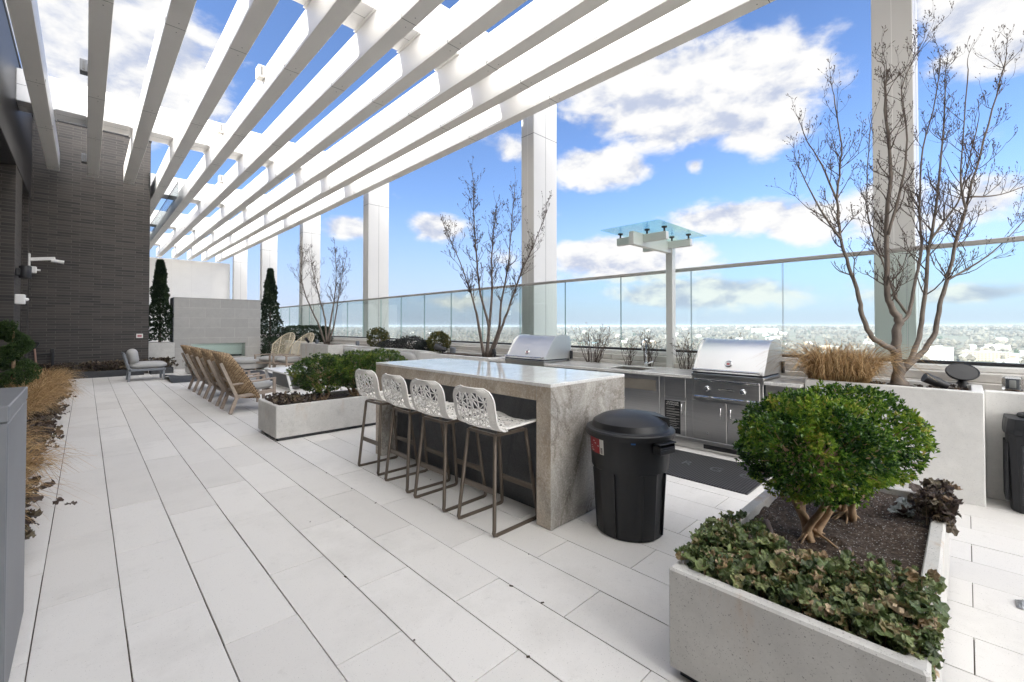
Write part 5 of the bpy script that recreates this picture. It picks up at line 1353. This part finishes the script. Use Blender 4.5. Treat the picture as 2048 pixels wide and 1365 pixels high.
mb=MB(); z=land_h(865,-28)+1.5; mb.box(845,885,-75,18,z-6,z,0,0); mb.box(885,905,-80,20,z-6,z-.2,0,1)
tag(mb.build('sports_field',[plain('turf',(.10,.20,.05),.9,var=.2,scale=.1),plain('track',(.42,.40,.38),.9)]),'green sports field with pale track in the valley at the right','field',kind='structure')
# the tower under the terrace
mb=MB(); mb.box(-14,8.55,-14,42,-70,-.52,0); tag(mb.build('tower_block',M['planter_clean']),'tower carrying the roof terrace','building',kind='structure')
# haze over the valley
m=bpy.data.materials.new('haze_air'); m.use_nodes=True; nt=m.node_tree; nt.nodes.remove(nt.nodes['Principled BSDF'])
pv=nd(nt,'ShaderNodeVolumePrincipled'); pv.inputs['Color'].default_value=(.74,.81,.92,1); pv.inputs['Density'].default_value=HAZE; pv.inputs['Anisotropy'].default_value=.1
nt.links.new(pv.outputs[0],nt.nodes['Material Output'].inputs['Volume'])
mb=MB(); mb.box(-9600,9600,-9600,9600,-84,12.0,0); hz=mb.build('haze',m); tag(hz,'pale haze lying over the valley','haze',kind='stuff')

# ------------------------------------------------------------------ sky
SUN=V((-1.28,.28,1.0)).normalized(); EL=math.asin(SUN.z); AZ=math.atan2(SUN.x,SUN.y)
w=bpy.data.worlds.new('World'); scn.world=w; w.use_nodes=True; nt=w.node_tree; bg=nt.nodes['Background']
sky=nd(nt,'ShaderNodeTexSky',sky_type='NISHITA'); sky.sun_disc=False; sky.sun_elevation=EL; sky.sun_rotation=AZ; sky.altitude=100; sky.air_density=1.0; sky.dust_density=.6; sky.ozone_density=2.0
tc=nt.nodes.new('ShaderNodeTexCoord'); DIR=tc.outputs['Generated']
def vdot(a):
    n=nd(nt,'ShaderNodeVectorMath',operation='DOT_PRODUCT'); nt.links.new(DIR,n.inputs[0]); n.inputs[1].default_value=a; return n.outputs['Value']
def mth(op,a,b=None,clamp=False):
    n=nd(nt,'ShaderNodeMath',operation=op); n.use_clamp=clamp
    for i,x in enumerate((a,b)):
        if x is None: continue
        if hasattr(x,'is_output'): nt.links.new(x,n.inputs[i])
        else: n.inputs[i].default_value=x
    return n.outputs[0]
def smooth01(x,a,b):
    n=nd(nt,'ShaderNodeMapRange',interpolation_type='SMOOTHSTEP'); nt.links.new(x,n.inputs[0]); n.inputs[1].default_value=a; n.inputs[2].default_value=b; return n.outputs[0]
# cloud field: banks of cumulus at chosen bearings, broken up by fractal noise
mp=nt.nodes.new('ShaderNodeMapping'); nt.links.new(DIR,mp.inputs['Vector']); mp.inputs['Scale'].default_value=(1,1,1.9)
n1=noise_n(nt,5.0,10,.53,mp.outputs[0],.15); n2=noise_n(nt,15,8,.58,mp.outputs[0],.2)
fbm=mth('ADD',mth('MULTIPLY',n1,.66),mth('MULTIPLY',n2,.34))
dens=None
for (dx,dy,dz,a,b_,wt) in BLOBS:
    c=V((dx,dy,dz)).normalized(); rt=V((c.y,-c.x,0)).normalized(); up=rt.cross(c)
    u=mth('DIVIDE',vdot(rt),a); v=mth('DIVIDE',vdot(up),b_); f=vdot(c)
    q=mth('SQRT',mth('ADD',mth('MULTIPLY',u,u),mth('MULTIPLY',v,v)))
    e=mth('MULTIPLY',mth('SUBTRACT',1.25,q,True) if False else mth('MAXIMUM',mth('SUBTRACT',1.15,q),0.0),wt)
    e=mth('MULTIPLY',e,mth('GREATER_THAN',f,.2))
    dens=e if dens is None else mth('MAXIMUM',dens,e)
sxyz=nt.nodes.new('ShaderNodeSeparateXYZ'); nt.links.new(DIR,sxyz.inputs[0]); ZC=sxyz.outputs['Z']
# unseen bright cloud added behind the camera and overhead to lift ambient light
fill_cloud=smooth01(vdot(V((-.62,-.60,.52)).normalized()),FILL0,FILL1)
dens=mth('MAXIMUM',dens,mth('MULTIPLY',fill_cloud,.9))
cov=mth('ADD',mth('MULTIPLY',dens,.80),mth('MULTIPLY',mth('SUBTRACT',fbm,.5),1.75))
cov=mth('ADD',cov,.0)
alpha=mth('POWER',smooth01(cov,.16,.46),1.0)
# relief: brighter on the side turned up and towards the sun
mq=nt.nodes.new('ShaderNodeMapping'); nt.links.new(DIR,mq.inputs['Vector']); mq.inputs['Scale'].default_value=(1,1,1.9); mq.inputs['Location'].default_value=(-.030,.012,.060)
r1=noise_n(nt,5.0,10,.53,mq.outputs[0],.15); r2=noise_n(nt,15,8,.58,mq.outputs[0],.2)
rel=mth('ADD',mth('MULTIPLY',mth('SUBTRACT',n1,r1),.7),mth('MULTIPLY',mth('SUBTRACT',n2,r2),.55))
shade=smooth01(mth('ADD',rel,mth('MULTIPLY',mth('SUBTRACT',n2,.5),.25)),-.21,.08)
cr=nt.nodes.new('ShaderNodeValToRGB'); nt.links.new(shade,cr.inputs['Fac']); e=cr.color_ramp.elements
e[0].position=0; e[0].color=(.56,.62,.78,1); e[1].position=1; e[1].color=(1.0,.99,.98,1)
cs=nt.nodes.new('ShaderNodeVectorMath'); cs.operation='SCALE'; nt.links.new(cr.outputs['Color'],cs.inputs[0]); 
lum=mth('ADD',CLOUD,mth('MULTIPLY',fill_cloud,FILLADD)); nt.links.new(lum,cs.inputs['Scale'])
wm=nt.nodes.new('ShaderNodeMix'); wm.data_type='RGBA'; nt.links.new(fill_cloud,wm.inputs[0]); nt.links.new(cr.outputs['Color'],wm.inputs[6]); wm.inputs[7].default_value=(1.0,.99,.975,1); nt.links.new(wm.outputs[2],cs.inputs[0])
ss=nt.nodes.new('ShaderNodeVectorMath'); ss.operation='MULTIPLY'; nt.links.new(sky.outputs[0],ss.inputs[0]); ss.inputs[1].default_value=SKYC
hzn=smooth01(ZC,.30,-.02); sm=nt.nodes.new('ShaderNodeMix'); sm.data_type='RGBA'; nt.links.new(mth('MULTIPLY',hzn,.75),sm.inputs[0]); nt.links.new(ss.outputs[0],sm.inputs[6]); sm.inputs[7].default_value=HORIZ
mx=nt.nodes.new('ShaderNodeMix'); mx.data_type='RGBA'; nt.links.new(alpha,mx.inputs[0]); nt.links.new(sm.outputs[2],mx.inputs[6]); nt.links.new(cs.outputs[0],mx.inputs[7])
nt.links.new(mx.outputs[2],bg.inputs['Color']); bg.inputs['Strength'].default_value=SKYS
sl=bpy.data.lights.new('sun','SUN'); sl.energy=SUNE; sl.angle=math.radians(.5); sl.color=(1,.95,.87)
so_=bpy.data.objects.new('sun',sl); COL.objects.link(so_); so_.rotation_euler=SUN.to_track_quat('Z','Y').to_euler(); so_.location=(-30,6,40)

# ------------------------------------------------------------------ camera
cd=bpy.data.cameras.new('camera'); co=bpy.data.objects.new('camera',cd); COL.objects.link(co); scn.camera=co
yaw,pitch=.7698,.0148
co.location=(0,0,1.5); co.rotation_euler=(PI/2+pitch,0,-yaw)
cd.sensor_width=36; cd.lens=36*880/2048; cd.shift_y=-(682.5-639.0)/2048; cd.clip_start=.05; cd.clip_end=30000
scn.view_settings.view_transform='Standard'; scn.view_settings.look='None'; scn.view_settings.gamma=1; scn.view_settings.exposure=EXPO
cy=scn.cycles
try:
    cy.max_bounces=10; cy.transparent_max_bounces=24; cy.diffuse_bounces=6; cy.caustics_reflective=False; cy.caustics_refractive=False; cy.sample_clamp_indirect=6; cy.use_denoising=True; cy.volume_bounces=1
except Exception: pass
for o in bpy.data.objects:
    if '_abs' in o.keys(): del o['_abs']
